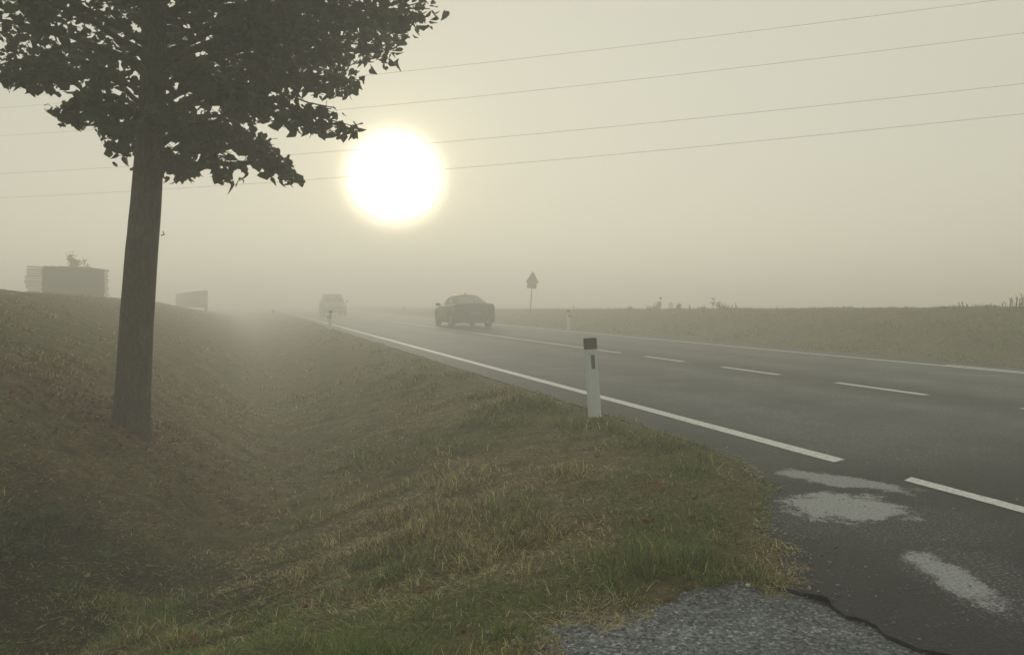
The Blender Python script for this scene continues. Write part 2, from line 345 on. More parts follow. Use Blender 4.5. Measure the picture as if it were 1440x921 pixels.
M = dict(soil=soil_mat(), blade=blade_mat('grass_blades'), leafy=blade_mat('leaf_green', .2, .6), road=asphalt_mat('worn_asphalt'), old=asphalt_mat('old_chip_asphalt', True), paint=paint_mat(), bark=bark_mat(),
         white_plastic=plain('white_plastic', (.56, .60, .64), .5, var=.10, scale=14), dark_band=plain('dark_band', (.05, .042, .03), .5, var=.25, scale=30), refl=plain('dark_reflector', (.10, .10, .095), .25, scale=60),
         grey_plastic=plain('grey_plastic', (.10, .10, .10), .5), steel=plain('galvanised_steel', (.22, .22, .22), .5, .6), sign_back=plain('dull_sign_metal', (.075, .068, .06), .6),
         wood=plain('weathered_boards', (.10, .085, .066), .85, var=.35, scale=6), panel=plain('weathered_panel', (.24, .23, .20), .8, var=.15, scale=2),
         car_dark=plain('dark_car_paint', (.016, .018, .02), .5, var=.03, spec=.35), car_grey=plain('grey_car_paint', (.17, .17, .16), .6, var=.03), glass=glass_mat('tinted_glass', .5), glass_clear=glass_mat('clear_glass', .75), trim=plain('black_trim', (.02, .02, .02), .6),
         tyre=plain('tyre_rubber', (.02, .02, .02), .85), rim=plain('alloy_rim', (.25, .25, .26), .35, .8), seat=plain('car_seat', (.03, .03, .03), .9), tail=plain('tail_lamp_red', (.05, .012, .01), .2), lamp=plain('clear_lamp', (.6, .6, .6), .15), plate=plain('number_plate', (.10, .10, .095), .5),
         wire=plain('wire', (.05, .05, .05), .6), stone=plain('gravel_stone', (.17, .175, .18), .85, var=.5, scale=20))

# ------------------------------------------------------------------ ground, road, side road
def axis(fine0, fine1, lo, hi, step, grow=1.07):
    a = list(np.arange(fine0, fine1+1e-6, step)); s = step; p = fine1
    while p < hi: s = min(s*grow, 6.0); p += s; a.append(min(p, hi))
    s = step; p = fine0; b = []
    while p > lo: s = min(s*grow, 6.0); p -= s; b.append(max(p, lo))
    return np.array(b[::-1]+a)
AX, AY = axis(-5.5, 3.0, -190, 190, .04, 1.035), axis(1.4, 9.0, -30, 212, .04, 1.03)
GX, GY = np.meshgrid(AX, AY); GZ = height(GX.ravel(), GY.ravel())
nx, ny = len(AX), len(AY); ii = np.arange(nx*ny).reshape(ny, nx)
quads = np.c_[ii[:-1, :-1].ravel(), ii[:-1, 1:].ravel(), ii[1:, 1:].ravel(), ii[1:, :-1].ravel()]
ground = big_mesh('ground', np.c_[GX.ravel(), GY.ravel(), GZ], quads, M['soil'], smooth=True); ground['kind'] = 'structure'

def sheet(name, pts, z0, z1, mat, parent=None):            # flat polygon in road coordinates (v, u), with an edge down to z0
    bm = bmesh.new(); top = [bm.verts.new((p[0], p[1], z1)) for p in pts]; f = bm.faces.new(top)
    if z0 is not None:
        low = [bm.verts.new((p[0]+random.uniform(-.006, .006), p[1]+random.uniform(-.006, .006), z0)) for p in pts]; n = len(pts)
        for i in range(n): bm.faces.new((top[i], top[(i+1) % n], low[(i+1) % n], low[i]))
    bmesh.ops.triangulate(bm, faces=[f])
    o = from_bm(name, bm, mat, parent)
    return o
def fray(pts, step=.045, amp=.012):                        # broken edge: subdivide and roughen
    out = []
    for a, b in zip(pts[:-1], pts[1:]):
        n = max(1, int(math.dist(a, b)/step))
        for k in range(n):
            t = k/n; out.append((a[0]+(b[0]-a[0])*t+(random.uniform(-amp, amp)), a[1]+(b[1]-a[1])*t+random.uniform(-amp, amp)))
    return out + [pts[-1]]
road_pts = [(3.30, 208), (3.34, 14)] + fray(EDGE[:-1], .06, .015) + fray(BREAK, .035, .008) + [(2.25, 1.0), (2.3, -18), (12.3, -18), (12.3, 208)]
road = sheet('road', road_pts, -.06, 0.0, M['road']); road.rotation_euler = (0, 0, ANG); road['kind'] = 'structure'
old_pts = fray(RIM[::-1], .05, .012) + [(BREAK[0][0]+.05, BREAK[0][1]+.06), (3.2, 2.4), (4.5, 1.2), (4.5, -18), (-11, -18), (-11, .8), (-3, 1.1), (-1, 1.6), (.3, 1.8)]
side_road = sheet('side_road', old_pts, None, -.015, M['old']); side_road.rotation_euler = (0, 0, ANG); side_road['kind'] = 'structure'

ROAD_PTS = np.array(road_pts)
def marking(name, v, u0, u1, w, skew=0.0):
    pts = [(v-w/2, u0), (v+w/2, u0+skew), (v+w/2, u1+skew), (v-w/2, u1)]
    n = 1 + int(min((u1-u0)/.12, 60)); L_, R_ = [], []
    for i in range(n+1):
        t = (i/n)**(1 if u1-u0 < 8 else 2.2); uu = u0+(u1-u0)*t
        L_.append((v-w/2+random.uniform(-.004, .004), uu)); R_.append((v+w/2+random.uniform(-.004, .004), uu+skew))
    bm = bmesh.new(); a = [bm.verts.new((*p, .004)) for p in L_]; b = [bm.verts.new((*p, .004)) for p in R_]
    for i in range(n): bm.faces.new((a[i], b[i], b[i+1], a[i+1]))
    return from_bm(name, bm, M['paint'], road)
marking('edge_line', 3.92, 4.08, 205, .145, .05); marking('edge_line', 3.93, 1.9, 3.52, .115, .05); marking('edge_line', 3.93, -1.5, .9, .115)
marking('edge_line', 11.42, 7.6, 205, .13); marking('edge_line', 11.64, 2, 9.7, .10)
for k in range(5): marking('centre_dash', 7.66, 11.84-2.6*k, 13.28-2.6*k, .12)
marking('centre_line', 7.66, 14.3, 205, .12)

# ------------------------------------------------------------------ grass
def scatter(n, y0, y1, px0, px1, pw=2.0):                  # denser near the road junction where the verge is seen close
    t = RNG.random(n); a = 1-pw
    Y = (y0**(a) + t*(y1**a-y0**a))**(1/a) if abs(a) > 1e-6 else y0*(y1/y0)**t
    X = (px0 + RNG.random(n)*(px1-px0)-720)/F*Y
    return X, Y
PAL = np.array([(.068, .118, .018), (.150, .168, .042), (.50, .42, .20), (.18, .125, .06), (.33, .29, .18), (.125, .195, .030)])
def blades(X, Y, Lm, lean_m, wid, pal_w, zmin=None, zoff=-.006):
    n = len(X); Z = height(X, Y)+zoff
    if zmin is not None: Z = np.maximum(Z, zmin)       # straw blown on to the asphalt lies on it
    ph = RNG.random(n)*2*np.pi; Ln = Lm*(.55+.9*RNG.random(n)); le = np.clip(lean_m+RNG.normal(0, .33, n), .05, 1.5)
    hx, hy = np.cos(ph), np.sin(ph); bend = .25+.6*RNG.random(n)
    def pt(t):
        a = np.clip(le + bend*t, 0, 1.62)
        return X+hx*np.sin(a)*Ln*t, Y+hy*np.sin(a)*Ln*t, Z+np.cos(a)*Ln*t
    sx, sy = -hy*wid/2, hx*wid/2
    m, tip = pt(.55), pt(1.0)
    V = np.empty((n, 5, 3)); V[:, 0] = np.c_[X-sx, Y-sy, Z]; V[:, 1] = np.c_[X+sx, Y+sy, Z]
    V[:, 2] = np.c_[m[0]-sx*.8, m[1]-sy*.8, m[2]]; V[:, 3] = np.c_[m[0]+sx*.8, m[1]+sy*.8, m[2]]; V[:, 4] = np.c_[tip]if False else np.stack(tip, 1)
    cw = np.cumsum(pal_w/pal_w.sum(1, keepdims=True), 1); c = (RNG.random((n, 1)) > cw).sum(1).clip(0, len(PAL)-1)
    col = PAL[c]*(.45+1.1*RNG.random((n, 1)))*(1+RNG.normal(0, .06, (n, 3)))
    b = np.arange(n)[:, None]*5
    T = np.concatenate([b+[0, 1, 3], b+[0, 3, 2], b+[2, 3, 4]])
    return V.reshape(-1, 3), T, np.repeat(col.clip(.005, 1), 5, 0)
def palette_weights(x, y, u, v, sd, d):
    n1 = fbm(x*.8, y*.8, 3); n2 = fbm(x*2.7+40, y*2.7, 3)
    g = .30 + .22*(d > .25) + 1.1*n1 + .9*n2                                # greenness
    g += .60*np.exp(-((sd-.35)/.6)**2)*(d > 0) + .12*(d > .6)
    g -= .38*sstep(-.3, -1.2, d)                            # left bank: dry thatch
    g -= .3*sstep(.05, -.3, sd-.25)*1.0
    g += .5*np.exp(-((u-5.2)/.9)**2-((v+1.0)/.9)**2)
    dryr = np.exp(-((u-6.7)/1.0)**2-((v+1.0)/1.0)**2)
    g = g.clip(.03, 1.0)
    w = np.stack([.55*g, .55+.2*g, .55*(1-g)+.05, .50*(1-g)+.7*dryr, .42*(1-g)+.03, .35*g**2], 1)
    return w
def rough_edge(X, Y): return fbm(X*5.5, Y*5.5, 3)*.16
def grass_set(parts, n, y0, y1, px0, px1, Lfun, wfun, pw=2.0, edge=-.03):
    X, Y = scatter(n, y0, y1, px0, px1, pw); u, v = uv(X, Y); sd = poly_sd(v, u, ASPH)
    k = sd + (rough_edge(X, Y) if Lfun is not thatch_L else np.where(u < 6.5, fbm(X*4.5+3, Y*4.5, 4)*.27, fbm(X*6, Y*6, 3)*.10)) > edge
    X, Y, u, v, sd = X[k], Y[k], u[k], v[k], sd[k]; d = ditch_d(u, v)
    pwts = palette_weights(X, Y, u, v, sd, d)
    if Lfun is thatch_L: pwts = pwts*np.array([.25, .5, 1.6, 1.0, 1.9, .1])
    Lm, le = Lfun(X, Y, u, v, sd, d)
    keep = RNG.random(len(X)) < np.clip(.55 + 1.3*fbm(X*3.1+7, Y*3.1, 3) + .35, .25, 1)
    a = [q[keep] for q in (X, Y, Lm, le)]
    sdr = poly_sd(v[keep], u[keep], ROAD_PTS); parts.append(blades(a[0], a[1], a[2], a[3], wfun(a[1]), pwts[keep], np.where(sd[keep] < .08, np.where(sdr < .01, .001, -.014), -9)))
TREE_XY = hit(187, 606)
def near_L(X, Y, u, v, sd, d):
    tuft = sstep(.08, .42, fbm(X*2.6, Y*2.6+3, 3)+.5*fbm(X*.7, Y*.7+70, 2))
    L0 = .026 + .040*tuft
    L0 = L0*np.where(d < -.2, .75, 1.0) + .018*np.exp(-(sd/.7)**2)*(d > 0)
    L0 *= np.clip(.5+.9*sstep(-.02, .3, sd), .4, 1.3)
    L0 = L0+.035*np.exp(-(((X-TREE_XY[0])/.42)**2+((Y-TREE_XY[1])/.32)**2)**2)
    le = np.where(d < -.1, 1.15, 1.0) - .55*tuft + .3*(fbm(X*1.3, Y*1.3+50, 2))
    return L0, le
def thatch_L(X, Y, u, v, sd, d):                           # cut stalks lying flat
    return .03+.06*RNG.random(len(X)), 1.40*np.ones(len(X))
P_ = []
grass_set(P_, 270000, 2.1, 9.5, -120, 1180, near_L, lambda Y: np.maximum(.0028, .0011*Y), 1.6)
grass_set(P_, 210000, 2.1, 13, -120, 1180, thatch_L, lambda Y: np.maximum(.0024, .0009*Y), 1.4, -.045)
grass_set(P_, 300000, 7.5, 42, -120, 900, lambda *a: (near_L(*a)[0]*.95, near_L(*a)[1]+.22), lambda Y: .0009*Y, 1.6)
grass = big_mesh('grass', *[np.concatenate([p[0] for p in P_])], np.concatenate([p[1]+o for p, o in zip(P_, np.cumsum([0]+[len(p[0]) for p in P_[:-1]]))]), M['blade'], cols=np.concatenate([p[2] for p in P_]))
tag(grass, 'short dry and green mown grass on the ditch and verge', 'grass', kind='stuff')
# right-hand bank: coarser grass
def bank_pts(n):
    X, Y = scatter(n, 11, 95, 560, 1520, 1.7); u, v = uv(X, Y); k = (v > 12.25) & (v < 19); return X[k], Y[k], u[k], v[k]
X, Y, u, v = bank_pts(170000)
tuft = sstep(0, .5, fbm(X*.9, Y*.9, 3)+.1); w = palette_weights(X, Y, u, v, v*0+3, v*0+2)
V_, T_, C_ = blades(X, Y, (.045+.07*tuft)*(1-.3*(v < 12.8)), .75-.25*tuft, .0009*Y, w*np.array([1.5, 1.6, .45, .6, .5, 1.3]))
C_ = .45*C_+.55*C_.mean(0)
bank_grass = big_mesh('bank_grass', V_, T_, M['blade'], cols=C_)
tag(bank_grass, 'rough tufted grass on the low bank across the road', 'grass', kind='stuff')

# loose chippings along the broken edges
def stones(n, px0, px1, py0, py1):
    pts = []
    while len(pts) < n:
        px, py = random.uniform(px0, px1), random.uniform(py0, py1); x, y = gpt(px, py, -.015); u_, v_ = uv(x, y)
        pts.append((x, y, u_, v_))
    return pts
ico = bmesh.new(); bmesh.ops.create_icosphere(ico, subdivisions=1, radius=1.0); IV = np.array([v.co[:] for v in ico.verts]); IF = np.array([[v.index for v in f.verts] for f in ico.faces]); ico.free()
q = np.array(stones(16000, 640, 1480, 690, 960)); sdA = poly_sd(q[:, 3], q[:, 2], ASPH); sdR = poly_sd(q[:, 3], q[:, 2], np.array(road_pts))
pk = np.exp(-np.abs(sdA+.03)/.10)*1.3 + np.exp(-np.abs(sdR)/.05)*(sdR > 0)*.5 + .05*(sdR > 0) + .035*(sdR < 0)
q = q[(RNG.random(len(q)) < pk) & (sdA < .12)]; sdR = poly_sd(q[:, 3], q[:, 2], np.array(road_pts))
rad = .002+.0065*RNG.random(len(q))**3; zz = np.where(sdR < 0, 0, -.015)+rad*.35
A = IV[None]*(rad[:, None, None]*(.7+.6*RNG.random((len(q), 12, 1)))); A[:, :, 2] *= .7
A = A+np.c_[q[:, 0], q[:, 1], zz][:, None]
gc = np.repeat(np.array([(.16, .165, .17)])*(.45+1.3*RNG.random((len(q), 1))), 12, 0)
gravel = big_mesh('gravel', A.reshape(-1, 3), (IF[None]+np.arange(len(q))[:, None, None]*12).reshape(-1, 3), blade_mat('chippings', 0.0, .9), cols=gc)
tag(gravel, 'loose grey chippings along the broken asphalt edges', 'gravel', kind='stuff')

# ------------------------------------------------------------------ roadside tree
TB = hit(187, 606); TY = TB.y; print('tree base', TB)
def tp(px, py, Y): return Vector(((px-720)/F*Y, Y, CAM_H-(py-424)/F*Y))     # a point of the place from a sight line and its distance
tree = empty('linden_tree', TB, 0, 'young roadside tree with straight grey trunk and dark broad leaves on the ditch bank', 'tree')
K = TY/6.0
def rel(p): return Vector(p)-TB
tr_p, tr_r = [], []
for px, py, w in [(184, 630, 78), (184, 613, 63), (184.5, 600, 57.5), (185.5, 580, 54.5), (187, 546, 52), (192, 460, 49.5), (197.6, 375, 47), (205.2, 288, 44.5), (211, 200, 42), (216, 100, 38), (219, 0, 33.5), (221, -120, 28), (222, -260, 21), (224, -400, 14), (222, -520, 8), (223, -610, 3)]:
    tr_p.append(rel(tp(px, py, TY))); tr_r.append(w/2/F*TY*.89)
def refine(P, Rr, n):
    out, ro = [], []
    for i in range(len(P)-1):
        for k in range(n):
            t = k/n; out.append(P[i].lerp(P[i+1], t)); ro.append(Rr[i]*(1-t)+Rr[i+1]*t)
    return out+[P[-1]], ro+[Rr[-1]]
tp_, rp_ = refine(tr_p, tr_r, 4)
V, Fc = tube_data(tp_, rp_, 20)
V = [Vector((v.x*1, v.y, v.z)) + Vector((1, 1, 0))*0 for v in V]
for i, v in enumerate(V):
    k, a = divmod(i, 20); c = tp_[k]; f = 1+.035*float(vnoise(a*.9+3, k*.35))+.02*float(vnoise(a*2.1, k*1.3+9))
    V[i] = c+(v-c)*f
trunk = mesh('trunk', V, Fc, M['bark'], tree, True)
def trunk_at(z):                                           # local trunk point at a height above the base
    for i in range(len(tr_p)-1):
        if tr_p[i].z <= z <= tr_p[i+1].z:
            t = (z-tr_p[i].z)/(tr_p[i+1].z-tr_p[i].z); return tr_p[i].lerp(tr_p[i+1], t), tr_r[i]*(1-t)+tr_r[i+1]*t
    return tr_p[-1], tr_r[-1]
limbs = []                                                 # polylines (local) that carry leaves
def limb(z0, tip, r0, sag, n=9, part=True):
    a, tr_ = trunk_at(z0); b = Vector(tip); P = []
    for i in range(n):
        t = i/(n-1); p = a.lerp(b, t); p.z += sag*math.sin(math.pi*min(t*1.05, 1))*(1-.3*t)
        p += Vector((random.gauss(0, .02), random.gauss(0, .02), random.gauss(0, .015)))*(0 < t)
        P.append(p)
    rr = [r0*(1-.85*i/(n-1)) for i in range(n)]
    if part: tube('limb', P, rr, M['bark'], tree, 7)
    limbs.append((P, r0)); return P
SPRAYS = [  # sight line of each tip that stands out of the crown's edge, its distance, height of its fork, bow
    (598, 12, 5.6, 2.9, .30), (548, 62, 6.3, 2.75, .26), (494, 110, 5.7, 2.6, .22), (488, 178, 6.2, 2.45, .30), (470, 150, 6.0, 2.5, .28), (506, 112, 6.2, 2.65, .26), (400, 225, 5.8, 2.3, .32), (412, 240, 6.0, 2.3, .34), (330, 232, 5.3, 2.2, .26), (268, 232, 6.4, 2.1, .16), (385, 205, 6.6, 2.4, .25), (440, 165, 5.5, 2.5, .25),
    (84, 152, 6.1, 2.35, .16), (14, 104, 5.5, 2.6, .2), (160, 178, 6.5, 2.2, .08), (120, 130, 5.2, 2.5, .1), (-40, 95, 6.4, 2.7, .25), (300, 195, 7.2, 2.4, .2), (350, 130, 4.6, 2.8, .2), (470, 60, 7.2, 2.9, .3), (240, 150, 4.8, 2.4, .1), (60, 70, 7.4, 2.8, .25), (560, 20, 7.0, 3.1, .3)]
for px, py, Yt, z0, sag in SPRAYS: limb(z0*K, rel(tp(px, py, Yt*K)), .026, sag)
cx0 = rel(tp(216, 100, TY))
for k in range(34):                                        # limbs of the upper crown
    z0 = random.uniform(2.9, 5.6); az = k*2.399+random.uniform(-.3, .3); rmax = 2.45*math.sqrt(max(.05, 1-((z0-3.6)/3.2)**2))*random.uniform(.75, 1.0)
    p0, _ = trunk_at(z0*K)
    limb(z0*K, p0+Vector((math.cos(az)*rmax, math.sin(az)*rmax, random.uniform(.1, .7)))*K, .032*(1-(z0-2.9)/5), .15)
# leaves
def leaf_mesh_data(kind):
    rnd = random.Random(kind); h = [(0, 0), (.16, -.10), (.36, -.08), (.47, .10), (.49, .28), (.40, .50), (.30, .64), (.16, .84), (0, 1.08)]
    V = []; fold = .22+.2*rnd.random(); curl = .15+.35*rnd.random()
    mids = [(0, y) for y in (0, .12, .28, .5, .66, .84, 1.08)]
    half = [(x*(1+rnd.uniform(-.1, .1)), y+rnd.uniform(-.03, .03)) for x, y in h]
    def z(x, y): return abs(x)*fold - curl*y*y*.5
    L_ = [(-x, y, z(x, y)) for x, y in half[1:-1]]; R_ = [(x, y, z(x, y)+rnd.uniform(-.03, .03)) for x, y in half[1:-1]]
    Mi = [(0, y, z(0, y)) for y in (0, .4, .75, 1.08)]
    V = Mi+L_+R_; m0 = 0; l0 = 4; r0 = 11; F_ = []
    for o, s in ((l0, 1), (r0, -1)):
        idx = [0]+[o+i for i in range(7)]+[3]; tri = []
        mid = lambda i: 0 if i <= 2 else (1 if i <= 4 else 2)
        for i in range(len(idx)-1):
            a, b = idx[i], idx[i+1]; ma, mb = mid(i), mid(i+1)
            if len({a, b, ma}) == 3: tri.append((a, b, ma))
            if mb != ma and len({b, mb, ma}) == 3: tri.append((b, mb, ma))
        tri.append((idx[7], 3, 2))
        F_ += [t if s > 0 else t[::-1] for t in dict.fromkeys(tri)]
    return np.array(V, float), [t for t in F_ if len(set(t)) == 3]
LV = [leaf_mesh_data(k) for k in range(4)]
pos = []
for P, r0 in limbs:
    n = len(P); big = r0 < .0265
    for s in range(int(175 if big else 120)):
        t = random.uniform(.22, 1.0)**.8; i = min(int(t*(n-1)), n-2); f = t*(n-1)-i; p = P[i].lerp(P[i+1], f)
        sp = .15*(1-.55*t) if big else .30*(1-.3*t)
        cg = lambda m, q: m+max(-1.5, min(1.5, random.gauss(0, 1)))*q
        pos.append(p+Vector((cg(0, sp), cg(0, sp), cg(-.02, sp*.5)-abs(cg(0, .05)))))
# side clusters fill the crown between the limbs
def inside(p):
    r = math.hypot(p.x-cx0.x, p.y-cx0.y)/K; z = (p.z+TB.z)/K
    if z > 7.2 or z < 2.80+.16*max(0, r-.4)**1.0+.08*float(vnoise(p.x*2.2, p.y*2.2))*4: return False
    return r < min(1.42+(z-2.85)*1.05, 2.5*math.sqrt(max(0, 1-((z-4.2)/3.1)**2)))
nclus = 0
while nclus < 660:
    p = Vector((random.uniform(-2.7, 2.7)*K+cx0.x, random.uniform(-2.7, 2.7)*K+cx0.y, random.uniform(2.6, 7.2)*K-TB.z))
    if not inside(p): continue
    nclus += 1; low = (p.z+TB.z)/K < 4.3
    for s in range(26 if low else 14):
        pos.append(p+Vector((random.gauss(0, .115), random.gauss(0, .115), random.gauss(0, .08))))
pos = np.array([p[:] for p in pos])
from collections import Counter                            # no leaf hangs alone in the air
cell = np.floor(pos/.15).astype(int); cnt = Counter(map(tuple, cell))
near = np.array([sum(cnt.get((a+i, b+j, c+k), 0) for i in (-1, 0, 1) for j in (-1, 0, 1) for k in (-1, 0, 1)) for a, b, c in cell])
pos = pos[near > 14]; n = len(pos)
ax = RNG.random(n)*2*np.pi; droop = np.clip(RNG.normal(.75, .45, n), -.5, 1.45); roll = RNG.normal(0, .7, n); sc = (.040+.050*RNG.random(n)**1.2)*K
ty = np.stack([np.cos(ax)*np.cos(droop), np.sin(ax)*np.cos(droop), -np.sin(droop)], 1)            # midrib direction
sd_ = np.stack([-np.sin(ax), np.cos(ax), np.zeros(n)], 1); nm = np.cross(sd_, ty)
xx = sd_*np.cos(roll)[:, None]+nm*np.sin(roll)[:, None]; zz_ = np.cross(xx, ty)
kind = RNG.integers(0, 4, n)
Pw = pos+np.array(TB); ppx = 720+Pw[:, 0]/Pw[:, 1]*F; ppy = 424-(Pw[:, 2]-CAM_H)/Pw[:, 1]*F
# the 300 leaves that show largest along the crown's lower rim are objects of their own
vis = (ppx > 2) & (ppx < 640) & (ppy > 2) & (ppy < 300); score = np.full(n, -1e9)
idx = np.where(vis)[0]
colb = (ppx[idx]//14).astype(int)
low_in_col = np.array([ppy[idx][colb == c].max() if (colb == c).any() else 0 for c in range(46)])
score[idx] = ppy[idx]-low_in_col[colb]
pick = np.argsort(-score)[:300]; is_pick = np.zeros(n, bool); is_pick[pick] = True
lcol = np.array([(.036, .050, .018)])*(.6+.8*RNG.random((n, 1)))*(1+RNG.normal(0, .08, (n, 3)))
rest = np.where(~is_pick)[0]; VV, FF, CC, off = [], [], [], 0
for k in range(4):
    j = rest[kind[rest] == k]; v0, f0 = LV[k]
    A = pos[j][:, None]+sc[j][:, None, None]*(v0[None, :, 0:1]*xx[j][:, None]+v0[None, :, 1:2]*ty[j][:, None]+v0[None, :, 2:3]*zz_[j][:, None])
    VV.append(A.reshape(-1, 3)); FF.append((np.array(f0)[None]+np.arange(len(j))[:, None, None]*len(v0)+off).reshape(-1, 3)); CC.append(np.repeat(lcol[j], len(v0), 0)); off += len(j)*len(v0)
crown = big_mesh('crown', np.concatenate(VV), np.concatenate(FF), M['leafy'], tree, np.concatenate(CC)); crown['kind'] = 'stuff'
leaf_me = []
for k in range(4):
    v0, f0 = LV[k]; me = bpy.data.meshes.new('leaf'); me.from_pydata([tuple(v) for v in v0], [], f0); me.materials.append(M['leafy'])
    a = me.color_attributes.new('tint', 'FLOAT_COLOR', 'POINT'); a.data.foreach_set('color', np.tile([.036, .050, .018, 1], len(v0)).astype(np.float32)); leaf_me.append(me)
for j in pick:
    o = bpy.data.objects.new('leaf', leaf_me[kind[j]]); C.objects.link(o); o.parent = tree
    m3 = Matrix((xx[j]*sc[j], ty[j]*sc[j], zz_[j]*sc[j])).transposed(); o.matrix_local = Matrix.Translation(pos[j]) @ m3.to_4x4()
# twigs
parts = []
for j in RNG.choice(n, 900, replace=False):
    p = Vector(pos[j]); dirv = Vector((random.gauss(0, 1), random.gauss(0, 1), abs(random.gauss(.5, .6)))).normalized()*random.uniform(.05, .13)
    parts.append(tube_data([p, p+dirv*.5+Vector((0, 0, .02)), p+dirv], [.002, .003, .004], 3))
tw = mesh('twigs', *merge(parts), M['bark'], tree); tw['kind'] = 'stuff'
tube('side_shoot', [rel(tp(227, 331, TY)), rel(tp(231, 330, TY)), rel(tp(229, 325, TY))], [.006, .005, .003], M['bark'], tree, 6)

# ------------------------------------------------------------------ delineator posts
def post_sections(w, dpt):                                # rounded flat D section
    return [(-.50*w, -.2*dpt), (-.46*w, -.42*dpt), (-.3*w, -.5*dpt), (.3*w, -.5*dpt), (.46*w, -.42*dpt), (.5*w, -.2*dpt), (.42*w, .32*dpt), (.22*w, .5*dpt), (-.22*w, .5*dpt), (-.42*w, .32*dpt)]
def prism(levels):                                        # [(z, scale, zslope)], section -> data
    V, Fc = [], []; n = 10
    for z, w, dd, sl in levels:
        for x, y in post_sections(w, dd): V.append((x, y, z+sl*y))
    for i in range(len(levels)-1):
        for k in range(n):
            k2 = (k+1) % n; Fc.append((i*n+k, i*n+k2, (i+1)*n+k2, (i+1)*n+k))
    Fc.append(tuple(range(n))[::-1]); Fc.append(tuple((len(levels)-1)*n+k for k in range(n))); return V, Fc
def delineator(loc, H, lean, label, box_side=0, rz=0.0, black_front=True):
    t = empty('delineator_post', loc, rz, label, 'road post', 'road marker posts along both verges'); t.rotation_euler = (lean[0], lean[1], rz)
    w = .128
    mesh('post_body', *prism([(-.08, w*1.04, .10, 0), (H*.2, w*1.02, .098, 0), (H*.86, w*.98, .095, 0)]), M['white_plastic'], t)
    mesh('dark_band', *prism([(H*.86+.001, w*1.03, .101, 0), (H*.985, w*1.05, .103, -.25)]), M['dark_band'], t)
    mesh('post_cap', *prism([(H*.986, w*.98, .096, -.25), (H*1.0, w*.95, .092, -.3)]), M['white_plastic'], t)
    box('cap_hole', (.005, .0, H*1.0), (.045, .03, .008), M['dark_band'], t, .003)
    box('reflector', (.012, -.0485, H*.70), (.036, .008, H*.175), M['refl'], t, .002)
    if box_side: box('warning_reflector', (box_side*(w*.5+.028), -.005, H*.66), (.05, .06, .15), M['grey_plastic'], t, .006)
    return t
b0 = hit(836, 586); print('post base', b0)
delineator(b0, (586-475)/F*b0.y, (0, R(-3.6), 0), 'near white road post with dark band and reflector in the grass beside the road edge', rz=R(3))
for px, Yd, side, lean, lab in [(464, 29.6, -1, R(2), 'hazy white road post with a box on its side on the left verge'), (384, 54, 0, 0, 'faint road post in the fog at the far end of the ditch'),
                                (799, 29.8, 1, R(1), 'hazy road post at the foot of the grass bank across the road'), (568, 60, 0, 0, 'tiny faint road post beyond the dark car along the bank')]:
    x, y = (px-720)/F*Yd, Yd; p = Vector((x, y, min(hz(x, y), .12))); delineator(p, .78, (0, lean, 0), lab, side)

# ------------------------------------------------------------------ warning sign
sp = place(745.5, 40.0); sp_top = tp(749.5, 381, 40.0); lean = math.atan2(sp_top.x-sp.x, sp_top.z-sp.z)
sign = empty('warning_sign', sp, 0, 'triangular road sign with a plate below on a leaning pole by the far bank', 'road sign'); sign.rotation_euler = (0, lean, R(-8))
Hs = (sp_top-sp).length; sc_ = 40.0/F
tube('pole', [(0, .03, -.3), (0, .03, Hs-.12)], [.03, .03], M['steel'], sign, 10)
def rtri(hw, h, z0, y, dpth, r=.05):
    pts = []
    cs = [(-hw, z0), (hw, z0), (0, z0+h)]
    for i in range(3):
        p, a, b = Vector(cs[i]), Vector(cs[i-1]), Vector(cs[(i+1) % 3])
        for k in range(4):
            t = k/3; q = (p+(a-p).normalized()*r).lerp(p+(b-p).normalized()*r, t); pts.append(q.lerp(p, .35*math.sin(math.pi*t)))
    V = [(p.x, y, p.y) for p in pts]+[(p.x, y+dpth, p.y) for p in pts]; n = len(pts)
    return V, [tuple(range(n)), tuple(range(2*n-1, n-1, -1))]+[(i, (i+1) % n, n+(i+1) % n, n+i)[::-1] for i in range(n)]
th = 17*sc_; tb = Hs-th
mesh('triangle_plate', *rtri(9.6*sc_, th, tb, -.01, .02), M['sign_back'], sign)
for zq, wq in ((tb+th*.2, 9.0*sc_), (tb+th*.55, 4.6*sc_)): box('stiffener_rail', (0, -.022, zq), (wq, .02, .03), M['steel'], sign, .003)
box('lower_plate', (-.01, -.004, tb-3.9*sc_), (13.4*sc_, .015, 7.4*sc_), M['sign_back'], sign, .004)
for zz0 in (tb+.12, tb-.2): box('clamp', (0, .02, zz0), (.09, .06, .035), M['steel'], sign, .004)

